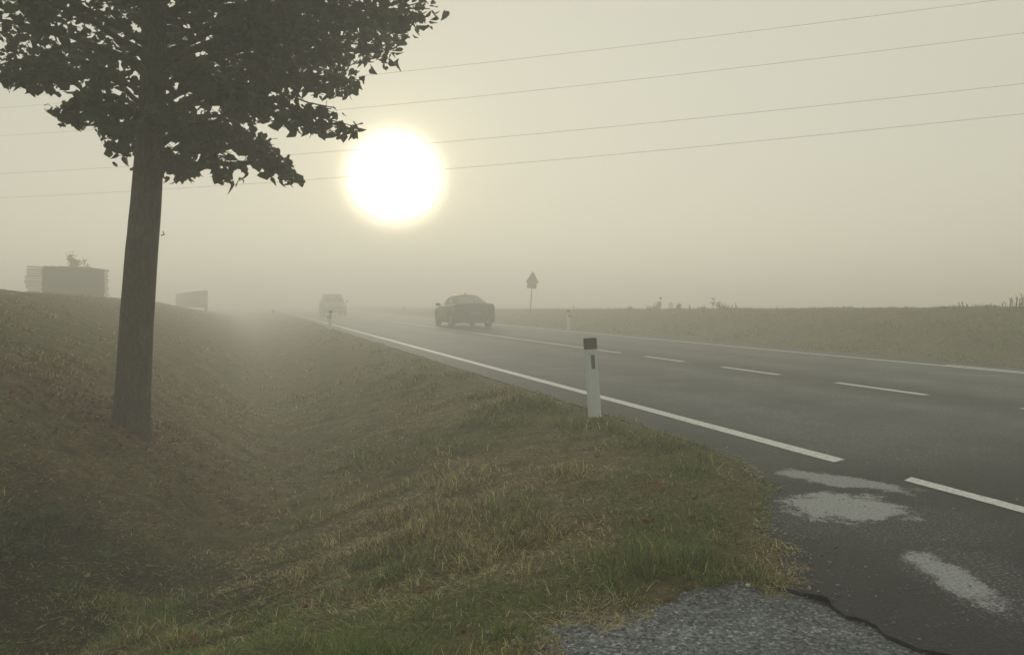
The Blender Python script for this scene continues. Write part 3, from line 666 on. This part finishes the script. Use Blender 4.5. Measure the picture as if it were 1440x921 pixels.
# ------------------------------------------------------------------ cars
def smooth_interp(s, xs, ys):
    return np.interp(s, xs, ys)
def se(a, b, n, t): c, s = math.cos(t), math.sin(t); return (math.copysign(abs(c)**(2/n), c)*a, math.copysign(abs(s)**(2/n), s)*b)
def build_car(loc, rz, spec, name, label, cat, paint, rear_view=True):
    t = empty(name, loc, rz, label, cat); Lc = spec['L']; ws = spec['wheels']; wr = spec['wr']
    st = np.array(spec['st']); ys = np.unique(np.r_[np.linspace(0, .3, 7), np.linspace(.3, Lc-.4, 60), np.linspace(Lc-.4, Lc, 7)])
    hw = np.interp(ys, st[:, 0], st[:, 1]); zs = np.interp(ys, st[:, 0], st[:, 2]); zb = np.interp(ys, st[:, 0], st[:, 3])
    sm = lambda a: np.convolve(np.r_[[a[0]]*2, a, [a[-1]]*2], [.1, .2, .4, .2, .1], 'valid')
    zs = sm(zs); hw = sm(hw)
    V, Fc = [], []; prof_n = None
    for y, w, z1, z0 in zip(ys, hw, zs, zb):
        zo = z0
        for wy in ws:
            if abs(y-wy) < wr+.06: zo = max(zo, wr+math.sqrt((wr+.06)**2-(y-wy)**2))
        mid = max(z0+.32, min(.62, z1-.2)); zo = min(zo, z1-.16)
        half = [(0, z0), (.74*w, z0), (.75*w, max(z0, zo-.01)), (.95*w, zo+.01), (w*.985, max(zo+.06, z0+.1)), (w, max(mid, zo+.08)), (w*.985, max(z1-.13, zo+.10)), (w*.95, z1-.045), (w*.87, z1-.008), (w*.6, z1+.008), (0, z1+.018)]
        sec = [(x, z) for x, z in half]+[(-x, z) for x, z in half[-2:0:-1]]; prof_n = len(sec)
        V += [(x, y, z) for x, z in sec]
    for i in range(len(ys)-1):
        for k in range(prof_n):
            k2 = (k+1) % prof_n; Fc.append((i*prof_n+k, (i+1)*prof_n+k, (i+1)*prof_n+k2, i*prof_n+k2))
    Fc.append(tuple(range(prof_n))); e = (len(ys)-1)*prof_n; Fc.append(tuple(range(e+prof_n-1, e-1, -1)))
    # pillars and roof
    G = spec['gh']; yb0, yb1, wb, yr0, yr1, wrf, zr = G; zat = lambda y: float(np.interp(y, ys, zs))
    def pt(a, s, out=0.0):
        t_ = R(a); bx, by = se(wb, (yb1-yb0)/2, 5, t_); by += (yb0+yb1)/2; rx, ry = se(wrf, (yr1-yr0)/2, 4.5, t_); ry += (yr0+yr1)/2
        bz = zat(by)-.012; x, y, z = bx+(rx-bx)*s, by+(ry-by)*s, bz+(zr-bz)*s
        bl = .045*math.sin(math.pi*s)+out; nv = Vector((bx, by-(yb0+yb1)/2, 0)); nv = Vector((nv.x/wb, nv.y/((yb1-yb0)/2), 0)); nv.normalize()
        return (x+nv.x*bl, y+nv.y*bl*.6, z+out*.3)
    def patch(a0, a1, s0, s1, na, ns, out=0.0):
        P = [pt(a0+(a1-a0)*i/na, s0+(s1-s0)*j/ns, out) for j in range(ns+1) for i in range(na+1)]; n1 = na+1
        return P, [(j*n1+i, j*n1+i+1, (j+1)*n1+i+1, (j+1)*n1+i) for j in range(ns) for i in range(na)]
    A_p, C_p = spec['pillars']; gl = {'windscreen': (A_p+7, 180-A_p-7), 'rear_window': (180+C_p+9, 360-C_p-9)}
    side = [(3, A_p), (-C_p, -3)]
    pieces = [(V, Fc)]
    for lo, hi in [(A_p, A_p+7), (180-A_p-7, 180-A_p), (180+C_p, 180+C_p+9), (-C_p-9, -C_p), (-3, 3), (177, 183)]: pieces.append(patch(lo, hi, 0, 1, 3, 6))
    pieces.append(patch(-180, 180, 0, .05, 72, 1)); pieces.append(patch(-180, 180, .93, 1, 72, 1))
    ring, rf = [], []; rings = 6
    for j in range(rings+1):
        q_ = 1-j/rings
        for i in range(72):
            x, y, z = pt(-180+5*i, 1.0); yc = (yr0+yr1)/2; ring.append((x*q_, yc+(y-yc)*q_, zr+.055*(1-q_**2.2)))
    for j in range(rings):
        for i in range(72): rf.append((j*72+i, j*72+(i+1) % 72, (j+1)*72+(i+1) % 72, (j+1)*72+i))
    pieces.append((ring, rf)); mesh('body', *merge(pieces), paint, t, True)
    gcl = M['glass_clear'] if spec is SEDAN else M['glass']
    for nm_, (a0, a1) in gl.items(): mesh(nm_, *patch(a0, a1, .05, .93, 16, 6, -.006), gcl if nm_ == 'windscreen' else M['glass'], t, True)
    for a0, a1 in side:
        mesh('side_window', *patch(a0, a1, .05, .93, 10, 6, -.006), gcl, t, True); mesh('side_window', *patch(180-a1, 180-a0, .05, .93, 10, 6, -.006), gcl, t, True)
    # wheels
    hwm = spec['track']
    for wy in ws:
        for s in (-1, 1):
            V2, F2 = lathe_x([(-.10, wr*.62), (-.105, wr*.9), (-.085, wr*.985), (0, wr), (.085, wr*.985), (.105, wr*.9), (.10, wr*.62)], 28)
            w_ = mesh('wheel', V2, F2, M['tyre'], t, True); w_.location = (s*hwm, wy, wr)
            V3, F3 = lathe_x([(.085*s, wr*.63), (.075*s, wr*.55), (.06*s, wr*.3), (.09*s, wr*.16), (.09*s, .001)], 20); mesh('rim', V3, F3, M['rim'], w_, True)
    # mirrors, seats, lights
    for s in (-1, 1):
        bm = bmesh.new(); bmesh.ops.create_uvsphere(bm, u_segments=14, v_segments=8, radius=1, matrix=Matrix.Translation((s*(wb+.19), spec['mir'][0], spec['mir'][1])) @ Matrix.Diagonal((.125, .075, .075, 1)))
        box_bm(bm, s*(wb+.08), spec['mir'][0]+.02, spec['mir'][1]-.06, .14, .05, .03, .008); from_bm('mirror', bm, paint, t, True)
    for s in (-1, 1):
        bm = bmesh.new(); ysx = yr0+(yr1-yr0)*.62; box_bm(bm, s*.36, ysx, zr-.52, .44, .13, .5, .05); box_bm(bm, s*.36, ysx-.03, zr-.18, .24, .09, .16, .04); from_bm('seat', bm, M['seat'], t, True)
    bm = bmesh.new(); box_bm(bm, 0, yr0+.12, zr-.62, 1.16, .14, .46, .05)
    for s in (-.36, .36): box_bm(bm, s, yr0+.1, zr-.34, .22, .08, .12, .03)
    from_bm('rear_seat', bm, M['seat'], t, True)
    box('dashboard', (0, yb1-.55, zat(yb1)-.08), (1.3, .4, .14), M['seat'], t, .04)
    zl = spec['lamp_z']
    for s in (-1, 1):
        box('tail_light', (s*.64, .035, zl[0]), (.40, .12, .13), M['tail'], t, .03, Euler((0, 0, -s*.25)), True)
        box('headlight', (s*.62, Lc-.13, zl[1]), (.42, .2, .13), M['lamp'], t, .03, Euler((0, 0, s*.42)), True)
    box('rear_plate', (0, -.012, spec['plate'][0]), (.52, .02, .11), M['plate'], t, .004); box('front_plate', (0, Lc+.012, spec['plate'][1]), (.52, .02, .11), M['plate'], t, .004)
    box('rear_diffuser', (0, .05, .30), (1.25, .14, .13), M['trim'], t, .03); box('grille', (0, Lc-.02, spec['plate'][1]+.12), (.95, .08, .13), M['trim'], t, .02)
    for s in (-1, 1): box('exhaust', (s*.52, .03, .27), (.13, .12, .06), M['steel'], t, .015)
    if spec.get('fin'):
        bm = bmesh.new(); box_bm(bm, 0, yr0+.15, zr+.085, .035, .16, .07, .012); from_bm('antenna', bm, paint, t)
    return t
SEDAN = dict(L=4.66, wr=.33, wheels=(.98, 3.78), track=.80, fin=True, mir=(3.0, .99), lamp_z=(.80, .70), plate=(.62, .45), pillars=(40, 38), gh=(.42, 3.62, .80, 1.72, 2.72, .56, 1.375),
             st=[(0, .76, .80, .40), (.03, .83, .95, .30), (.1, .875, 1.025, .25), (.3, .90, 1.04, .22), (.7, .918, 1.02, .20), (1.5, .925, .99, .20), (2.6, .925, .955, .20), (3.4, .922, .94, .20), (3.7, .915, .90, .20), (4.2, .895, .80, .20), (4.45, .85, .72, .22), (4.6, .76, .64, .26), (4.66, .66, .58, .36)])
VAN = dict(L=4.4, wr=.34, wheels=(.75, 3.5), track=.80, mir=(3.1, 1.12), lamp_z=(.98, .80), plate=(.80, .50), pillars=(40, 38), gh=(.10, 3.55, .83, .35, 2.55, .66, 1.72),
           st=[(0, .80, .90, .42), (.04, .86, 1.03, .32), (.15, .90, 1.06, .26), (.7, .92, 1.06, .22), (2.6, .925, 1.05, .22), (3.4, .92, 1.04, .22), (3.9, .90, .98, .22), (4.2, .87, .90, .24), (4.35, .80, .80, .28), (4.4, .70, .70, .38)])
car_x, car_y = (669-720)/F*31.0, 31.0
build_car((car_x, car_y, 0), ANG-R(2.5), SEDAN, 'dark_sedan', 'dark saloon car seen from behind driving away in the far lane', 'car', M['car_dark'])
vx, vy = (464-720)/F*62.0, 62.0
build_car((vx, vy, 0), ANG+math.pi, VAN, 'oncoming_car', 'tall car oncoming down the road, barely showing in the fog', 'car', M['car_grey'])

# ------------------------------------------------------------------ board stack, hoarding, shrubs behind
Ys = 31.0; s_c = tp(103, 418, Ys); s_c.z = hz(s_c.x, s_c.y)-.05; px_m = Ys/F*.86
stack = empty('board_stack', s_c, R(28), 'tall stack of grey boards with uneven ends on the crest of the left bank', 'board stack')
unit = bpy.data.meshes.new('board'); bm = bmesh.new(); bmesh.ops.create_cube(bm, size=1.0); bm.to_mesh(unit); bm.free(); unit.materials.append(M['wood'])
top_z = tp(103, 376, Ys).z-s_c.z; NL = 20; dz = top_z/NL
left_px = [60, 60, 56, 52, 38, 38, 40, 38, 37, 36.5, 37, 36, 37, 38, 38.5, 39, 39, 39.5, 39.5, 40]; right_px = [155, 155, 153, 155, 153, 152, 154, 154, 153, 152, 153, 154, 154, 152, 153, 153, 152, 154, 155, 150]
for i in range(NL):
    for row in range(4):
        l = (left_px[i]-103)*px_m+random.uniform(-.02, .05)+(row > 0)*((59.5-min(left_px[i], 59.5))*px_m); r_ = (right_px[i]-103)*px_m-(row > 0)*max(0, (right_px[i]-147)*px_m)
        if i == NL-1: r_ = (128-103)*px_m
        o = bpy.data.objects.new('board', unit); C.objects.link(o); o.parent = stack
        o.location = ((l+r_)/2, row*.27, (i+.5)*dz+random.uniform(-.004, .004)); o.scale = (r_-l, .25, dz*.52); o.rotation_euler = (0, random.uniform(-.004, .004)+(.03 if i == NL-1 else 0), random.uniform(-.01, .01))
    for row in range(3):                                   # short boards packed between, filling the middle
        l = (59.5-103)*px_m+random.uniform(-.03, .03); r_ = (147-103)*px_m+random.uniform(-.03, .03)
        o = bpy.data.objects.new('filler_board', unit); C.objects.link(o); o.parent = stack
        o.location = ((l+r_)/2, .08+row*.3, (i+1)*dz-.002 if i < NL-1 else i*dz); o.scale = (r_-l, .2, dz*.47)
for k, (l, r_, z, ro) in enumerate([(62, 72, top_z+.01, .06), (72, 83, top_z+.01, .08), (83, 98, top_z+.015, .05), (98, 128, top_z+.012, .0), (124, 150, top_z-.05, .14)]):
    o = bpy.data.objects.new('top_board', unit); C.objects.link(o); o.parent = stack
    o.location = (((l+r_)/2-103)*px_m, .3, z); o.scale = ((r_-l)*px_m, .9, .03); o.rotation_euler = (0, ro, 0)

Yb = 52.0; bl, br = tp(249.5, 413, 60.0), tp(289.5, 409, Yb); dirb = (br-bl); dirb.z = 0; wb_ = dirb.length
mid = (bl+br)/2; board = empty('hoarding', (mid.x, mid.y, hz(mid.x, mid.y)), math.atan2(dirb.y, dirb.x), 'faint blocky panel on posts standing on the bank in the fog behind the tree trunk', 'hoarding')
zt = lambda px, py, Y: tp(px, py, Y).z-board.location.z
for k in range(6):
    f = (k+.5)/6; Yk = 60.0+(Yb-60.0)*f; pxk = 249.5+40*f; z1 = zt(pxk, 413.2-4.8*f, Yk); z0 = zt(pxk, 431.5+1.5*f, Yk)
    box('panel', ((f-.5)*wb_, 0, (z0+z1)/2), (wb_/6-.006, .25, z1-z0), M['panel'], board, .01)
zlo = zt(289, 433, Yb)
for s_ in (-.42, .46): box('support_post', (s_*wb_, .1, (zlo-1.6)/2), (.16, .16, zlo+1.6-.004), M['wood'], board, .01)

def branchy(name, loc, h, spread, leafy, label, cat, group=None, nb=7, seed=0, col=(.07, .075, .04), lsz=.05):
    rnd = random.Random(seed); t = empty(name, loc, 0, label, cat, group); parts = []; lv = []
    n0 = Vector((0, 0, -.1)); stem = [n0]+[Vector((rnd.gauss(0, .02)*h, rnd.gauss(0, .02)*h, h*k/5)) for k in range(1, 6)]
    parts.append(tube_data(stem, [.018*h, .015*h, .012*h, .010*h, .007*h, .004*h], 5))
    for b in range(nb):
        k = rnd.uniform(.25, .9); base = Vector((0, 0, h*k)); az = rnd.uniform(0, 6.28); l = spread*rnd.uniform(.5, 1)*(1.1-k*.6)
        e = base+Vector((math.cos(az)*l, math.sin(az)*l, l*rnd.uniform(.5, 1.2))); parts.append(tube_data([base, base.lerp(e, .5)+Vector((0, 0, -.03*h)), e], [.014*h, .011*h, .007*h], 4)); lv += [base.lerp(e, q) for q in (.4, .6, .8, 1.0)]
    mesh('stem', *merge(parts), M['bark'], t)
    if leafy:
        Vl, Fl = [], []
        for p in lv*leafy+[Vector((rnd.gauss(0, spread*.2), rnd.gauss(0, spread*.2), h*rnd.uniform(.2, .95))) for _ in range(leafy*8)]:
            c = p+Vector((rnd.gauss(0, lsz), rnd.gauss(0, lsz), rnd.gauss(0, lsz))); a = Vector((rnd.gauss(0, 1), rnd.gauss(0, 1), rnd.gauss(0, 1))).normalized()*lsz; b = a.orthogonal().normalized()*lsz*.5
            o = len(Vl); Vl += [c-a, c+b, c+a, c-b]; Fl += [(o, o+1, o+2, o+3)]
        f = big_mesh('foliage', np.array([v[:] for v in Vl]), np.array(Fl), M['leafy'], t, np.tile(col, (len(Vl), 1))); f['kind'] = 'stuff'
    return t
for px, top, lf, lab, sd0 in [(103.5, 357, 4, 'small leafy sapling rising just behind the board stack', 3), (118, 361, 1, 'thin forked shrub rising just behind the board stack', 8)]:
    Yp = Ys+2.2; p = place(px, Yp); h = tp(px, top, Yp).z-p.z; branchy('sapling', p, h, .42, lf, lab, 'sapling', nb=15, seed=sd0, lsz=.06)

# ------------------------------------------------------------------ power lines
PA, PB = Vector((-21.2, 30.6, 0)), Vector((13.4, 19.35, 0))
def wire_pt(px, py):
    k = (px-720)/F; d = PB-PA; s = (k*PA.y-PA.x)/(d.x-k*d.y); p = PA+d*s; return s, CAM_H-(py-424)/F*p.y
for i, obs in enumerate([[(0, 152), (570, 100.5), (1405, 0)], [(0, 189), (640, 136), (1440, 43)], [(0, 241), (640, 194), (1440, 112)], [(0, 274), (640, 231), (1440, 153)]]):
    sv, zv = zip(*[wire_pt(*o) for o in obs]); co = np.polyfit(sv, zv, 2); co[0] = max(co[0], .15) if False else co[0]
    ss = np.linspace(-.25, 1.2, 40); P = [PA+(PB-PA)*s+Vector((0, i*.25, 0)) for s in ss]
    for p, s in zip(P, ss): p.z = float(np.polyval(co, s))
    o = tube('power_line', P, [.0062]*40, M['wire'], None, 5)
    tag(o, ['topmost of the four overhead wires crossing the sky', 'second overhead wire from the top crossing the sky', 'third overhead wire from the top, passing the upper part of the sun', 'lowest of the four overhead wires, passing across the middle of the sun'][i], 'overhead wire', 'overhead wires across the sky')

# ------------------------------------------------------------------ weeds on the crest of the right bank
def weed(name, px, py_top, kind, label, seed, group='dry weeds along the crest of the far bank', v_c=16.5):
    k = (px-720)/F; Yw = v_c/(k*CA+SA); x = k*Yw; p = Vector((x, Yw, hz(x, Yw)-.02)); h = tp(px, py_top, Yw).z-p.z; rnd = random.Random(seed); parts = []
    ns = {'umbel': 3, 'bush': 7, 'spike': 4, 'reed': 7}[kind]
    for s in range(ns):
        hh = h*(1 if s == 0 else rnd.uniform(.45, .9)); bx, by = rnd.gauss(0, min(.12, .28*h) if s else 0), rnd.gauss(0, .12 if s else 0); lx = rnd.gauss(0, .06)*h if kind != 'reed' else rnd.gauss(.05, .1)*h
        P = [Vector((bx, by, 0)), Vector((bx+lx*.4, by, hh*.5)), Vector((bx+lx, by, hh))]; parts.append(tube_data(P, [.008, .007, .005], 4))
        tip = P[-1]; n = {'umbel': 9, 'bush': 12, 'spike': 7, 'reed': 3}[kind]
        for q in range(n):
            if kind == 'umbel': a = rnd.uniform(0, 6.28); r = rnd.uniform(.02, .11); e = tip+Vector((math.cos(a)*r, math.sin(a)*r, rnd.uniform(0, .03))); b0_ = tip-Vector((0, 0, .08))
            elif kind == 'bush': b0_ = P[0].lerp(tip, rnd.uniform(.2, 1)); e = b0_+Vector((rnd.gauss(0, min(.07, .16*h)), rnd.gauss(0, .07), rnd.uniform(.0, min(.09, .2*h))))
            else: b0_ = P[0].lerp(tip, rnd.uniform(.5, 1)); e = b0_+Vector((rnd.gauss(0, .015), rnd.gauss(0, .015), .05))
            parts.append(tube_data([b0_, e], [.004, .004], 3))
            sz = min(.022, .06*h) if kind in ('umbel', 'bush') else .010; c = e; o_ = [c+Vector((sz, 0, 0)), c+Vector((0, sz, 0)), c-Vector((sz, 0, 0)), c-Vector((0, sz, 0)), c+Vector((0, 0, sz*.7)), c-Vector((0, 0, sz*.7))]
            parts.append((o_, [(0, 1, 4), (1, 2, 4), (2, 3, 4), (3, 0, 4), (1, 0, 5), (2, 1, 5), (3, 2, 5), (0, 3, 5)]))
    V, Fc = merge(parts); o = mesh(name, [v for v in V], Fc, M['weed'], None); o.location = p; tag(o, label, 'weed', group); return o
M['weed'] = plain('dry_weed', (.075, .068, .045), .9, var=.3)
weed('umbel_weed', 929, 419, 'umbel', 'tall umbel-headed weed on the far bank, the left one of two tall ones', 1)
weed('umbel_weed', 1003, 420, 'umbel', 'tall umbel-headed weed on the far bank, the right one of two tall ones', 2)
for i, (px, top, lab) in enumerate([(887, 430, 'low bushy weed on the far bank, leftmost of its row'), (912, 430, 'low bushy weed touching the left tall umbel weed on its left'), (923, 425, 'dense bushy weed at the foot of the left tall umbel weed'), (953, 427, 'bushy weed midway between the two tall umbel weeds'), (990, 429, 'bushy weed just left of the right tall umbel weed'), (1012, 425, 'dense bushy weed just right of the right tall umbel weed'), (1024, 430, 'low bushy weed at the right end of the umbel weed patch'), (1329, 431, 'low bushy weed alone on the bank left of two thin spikes'), (1394, 427, 'bushy weed near the right end of the far bank, left of the tall reeds')]): weed('dry_weed', px, top, 'bush', lab, 20+i)
for i, (px, top, lab) in enumerate([(944, 425, 'thin spike weed between the left umbel weed and the middle bushy weed'), (968, 429, 'thin spike weed right of the middle bushy weed'), (1034, 427, 'thin spike weed ending the row right of the umbel weeds'), (1354, 426, 'pair of thin spikes standing on the bare right part of the bank'), (807, 430, 'thin spike weeds just right of the road post across the road')]): weed('spike_weed', px, top, 'spike', lab, 70+i, 'thin spike weeds on the far bank')
for i, (px, top, lab) in enumerate([(1422, 420, 'leftmost of the tall leaning stems at the right end of the bank'), (1429, 417, 'middle of the tall leaning stems at the right end of the bank'), (1438, 414, 'tallest leaning stems, cut by the right edge of the view')]): weed('reed_clump', px, top, 'reed', lab, 90+i, 'tall stems at the right end of the bank')

# ------------------------------------------------------------------ close plants and fallen leaves
def rosette(name, px, py, size, nl, label, cat, seed, group=None, col=(.05, .085, .028), up=.5):
    p = hit(px, py); rnd = random.Random(seed); t = empty(name, p, 0, label, cat, group)
    for k in range(nl):
        az = k*2.4+rnd.uniform(-.3, .3); L_ = size*rnd.uniform(.6, 1.0); w = L_*.22; el = up*rnd.uniform(.3, 1.2); V, Fc = [], []
        for j in range(6):
            q = j/5; r = L_*q*math.cos(el*(1-.6*q)); z = L_*q*math.sin(el)-.5*L_*q*q*.5; ww = w*math.sin(math.pi*min(.12+q*.8, 1))*(1+.25*(j % 2))
            dx, dy = math.cos(az), math.sin(az)
            V += [(dx*r-dy*ww, dy*r+dx*ww, z+.01+.15*ww), (dx*r, dy*r, z+.01), (dx*r+dy*ww, dy*r-dx*ww, z+.01+.15*ww)]
        for j in range(5):
            for s in (0, 1): Fc.append((j*3+s, j*3+s+1, j*3+s+4, j*3+s+3))
        c = np.tile(np.array(col)*rnd.uniform(.7, 1.3), (len(V), 1)); big_mesh('leaf', np.array(V), np.array(Fc), M['leafy'], t, c, True)
    return t
rosette('dandelion', 153, 784, .10, 12, 'green dandelion rosette in the shaded ditch bottom', 'weed', 4)
def leafy_weed(px, py, h, n, label, seed, group, col=(.05, .085, .03)):
    p = hit(px, py); rnd = random.Random(seed); t = empty('leafy_weed', p, 0, label, 'weed', group); st, Vl, Fl, Cl = [], [], [], []
    for k in range(9):
        az = rnd.uniform(0, 6.28); r = rnd.uniform(.02, .11); tip = Vector((math.cos(az)*r*1.6, math.sin(az)*r*1.6, h*rnd.uniform(.5, 1))); b0 = Vector((math.cos(az)*r*.6, math.sin(az)*r*.6, -.01)); st.append(tube_data([b0, b0.lerp(tip, .5)+Vector((0, 0, .01)), tip], [.0025, .002, .001], 4))
        for j in range(n//9):
            c = b0.lerp(tip, rnd.uniform(.15, 1)); a2 = rnd.uniform(0, 6.28); L_ = rnd.uniform(.018, .042); e = rnd.uniform(-.5, .5)
            dv = Vector((math.cos(a2), math.sin(a2), e)).normalized()*L_; sv = Vector((-dv.y, dv.x, rnd.uniform(-.01, .01))).normalized()*L_*.33; up_ = Vector((0, 0, L_*.12)); o = len(Vl)
            Vl += [c, c+dv*.35+sv+up_, c+dv*.55+sv*.8+up_, c+dv, c+dv*.55-sv*.8+up_, c+dv*.35-sv+up_, c+dv*.5]; Fl += [(o, o+6, o+1), (o+1, o+6, o+2), (o+2, o+6, o+3), (o+3, o+6, o+4), (o+4, o+6, o+5), (o+5, o+6, o)]
            Cl += [np.array(col)*rnd.uniform(.6, 1.4)]*7
    mesh('stem', *merge(st), M['weed'], t); f = big_mesh('foliage', np.array([v[:] for v in Vl]), np.array(Fl), M['leafy'], t, np.array(Cl)); f['kind'] = 'stuff'
for i, (px, py, h, lab) in enumerate([(-4, 752, .14, 'leafy dark weed cut by the left edge below the bank'), (30, 742, .13, 'tall leafy dark weed second from the left edge below the bank'), (68, 738, .12, 'leafy dark weed in the middle of the weed patch below the bank'), (100, 752, .10, 'leafy dark weed at the right end of the weed patch below the bank'), (50, 778, .09, 'low leafy weed in front of the weed patch in the ditch bottom'), (10, 786, .09, 'low leafy weed in the ditch bottom at the left edge')]):
    leafy_weed(px, py, h, 170, lab, 30+i, 'leafy weeds at the foot of the left bank')
def fallen(px, py, size, label, seed, group=None, col=(.13, .052, .028)):
    p = hit(px, py); rnd = random.Random(seed); lobes = 5; V = [(0, 0, .0)]; ring = []
    for k in range(22):
        a = 2*math.pi*k/22; r = size*(.55+.45*abs(math.cos(a*lobes/2)))*rnd.uniform(.85, 1.1); x, y = math.cos(a)*r, math.sin(a)*r*.8
        V.append((x, y, .9*x*x/size+.35*abs(y)+rnd.uniform(0, .12)*size))
    Fc = [(0, k+1, (k+1) % 22+1) for k in range(22)]
    o = mesh('fallen_leaf', V, Fc, plain('dead_leaf_%d' % seed, tuple(c*rnd.uniform(.7, 1.3) for c in col), .7, var=.3, scale=40), None); o.location = p+Vector((0, 0, .035)); o.rotation_euler = (rnd.uniform(.1, .8), rnd.uniform(-.5, .5), rnd.uniform(0, 6)); tag(o, label, 'leaf', group); return o
fallen(592, 846, .034, 'largest rust-red fallen leaf, curled on the grass mound by the side road', 1)
fallen(911, 747, .038, 'rust-red fallen leaf in the grass near the corner of the side road', 2)
fallen(928, 694, .036, 'orange-brown fallen leaf in green grass below the near road post', 3)
fallen(722, 762, .036, 'dark red fallen leaf lying in thatch at the top of the mound', 4)
for i, (px, py, lab) in enumerate([(486, 842, 'small brown leaf just left of the largest rust-red leaf'), (273, 912, 'small brown leaf at the bottom edge near the dark ditch bottom'), (655, 905, 'small brown leaf on the grass edge close to the grey side road'), (838, 650, 'small brown leaf in thatch right below the near road post'),
        (735, 733, 'small brown leaf above the dark red leaf on the mound top'), (430, 866, 'small brown leaf on the mound slope above the dark ditch bottom'), (978, 712, 'small brown leaf nearest the asphalt corner')]): fallen(px, py, .022+.01*random.random(), lab, 10+i, 'small fallen leaves in the grass', (.14, .06, .03))
for i, (px, py, lab) in enumerate([(634, 822, 'straw-coloured dead leaf in the tall grass of the mound'), (124, 818, 'straw-coloured dead leaf in the ditch bottom below the green dandelion'), (137, 882, 'straw-coloured dead leaf lowest in the dark ditch corner'), (455, 660, 'straw-coloured dead leaf out on the middle of the ditch slope')]): fallen(px, py, .022, lab, 40+i, 'straw-coloured dead leaves on the ground', (.30, .23, .12))
# brown leaf litter round the tree
lit = []
for k in range(1400):
    a = random.uniform(0, 6.28); r = abs(random.gauss(0, .55))+.12; lit.append((TB.x+math.cos(a)*r*1.3-.15, TB.y+math.sin(a)*r))
lit = np.array(lit); lz = height(lit[:, 0], lit[:, 1])+.012; Vq = []
for (x, y), z in zip(lit, lz):
    a = Vector((random.gauss(0, 1), random.gauss(0, 1), random.gauss(0, .5))).normalized()*random.uniform(.012, .03); b = a.cross(Vector((random.gauss(0, .4), random.gauss(0, .4), 1))).normalized()*a.length*.7; c = Vector((x, y, z+.008*random.random())); Vq += [c-a, c+b, c+a, c-b]
lc = np.repeat(np.array([(.17, .085, .035)])*(.5+1.0*RNG.random((1400, 1)))*np.array([1, 1, 1]), 4, 0)
litter = big_mesh('leaf_litter', np.array([v[:] for v in Vq]), np.arange(5600).reshape(-1, 4), M['leafy'], None, lc); tag(litter, 'brown leaf litter scattered round the foot of the tree', 'leaf litter', kind='stuff')
p = gpt(1052, 824, -.015); bm = bmesh.new(); bmesh.ops.create_icosphere(bm, subdivisions=2, radius=.012)
for v_ in bm.verts: v_.co *= random.uniform(.75, 1.15); v_.co.z *= .6
o = from_bm('pebble', bm, plain('pale_stone', (.5, .47, .42), .8), None, True); o.location = (*p, -.01); tag(o, 'single pale pebble where the grass meets the old grey asphalt', 'pebble')

# ------------------------------------------------------------------ fog
HX0, HX1, HY0, HY1, HZ0, HZ1 = -195, 195, -36, 218, -2.2, 9.6
haze = box('haze', ((HX0+HX1)/2, (HY0+HY1)/2, (HZ0+HZ1)/2), (HX1-HX0, HY1-HY0, HZ1-HZ0), None); haze['kind'] = 'stuff'
hm = bpy.data.materials.new('fog_air'); hm.use_nodes = True; hn = hm.node_tree.nodes; hn.clear()
ho = hn.new('ShaderNodeOutputMaterial'); pv = hn.new('ShaderNodeVolumePrincipled'); hm.node_tree.links.new(pv.outputs[0], ho.inputs['Volume'])
pv.inputs['Color'].default_value = (.992, .985, .94, 1); pv.inputs['Density'].default_value = .0255; pv.inputs['Anisotropy'].default_value = .30
haze.data.materials.append(hm)
print('tris', sum(len(o.data.polygons) for o in C.objects if o.type == 'MESH'))
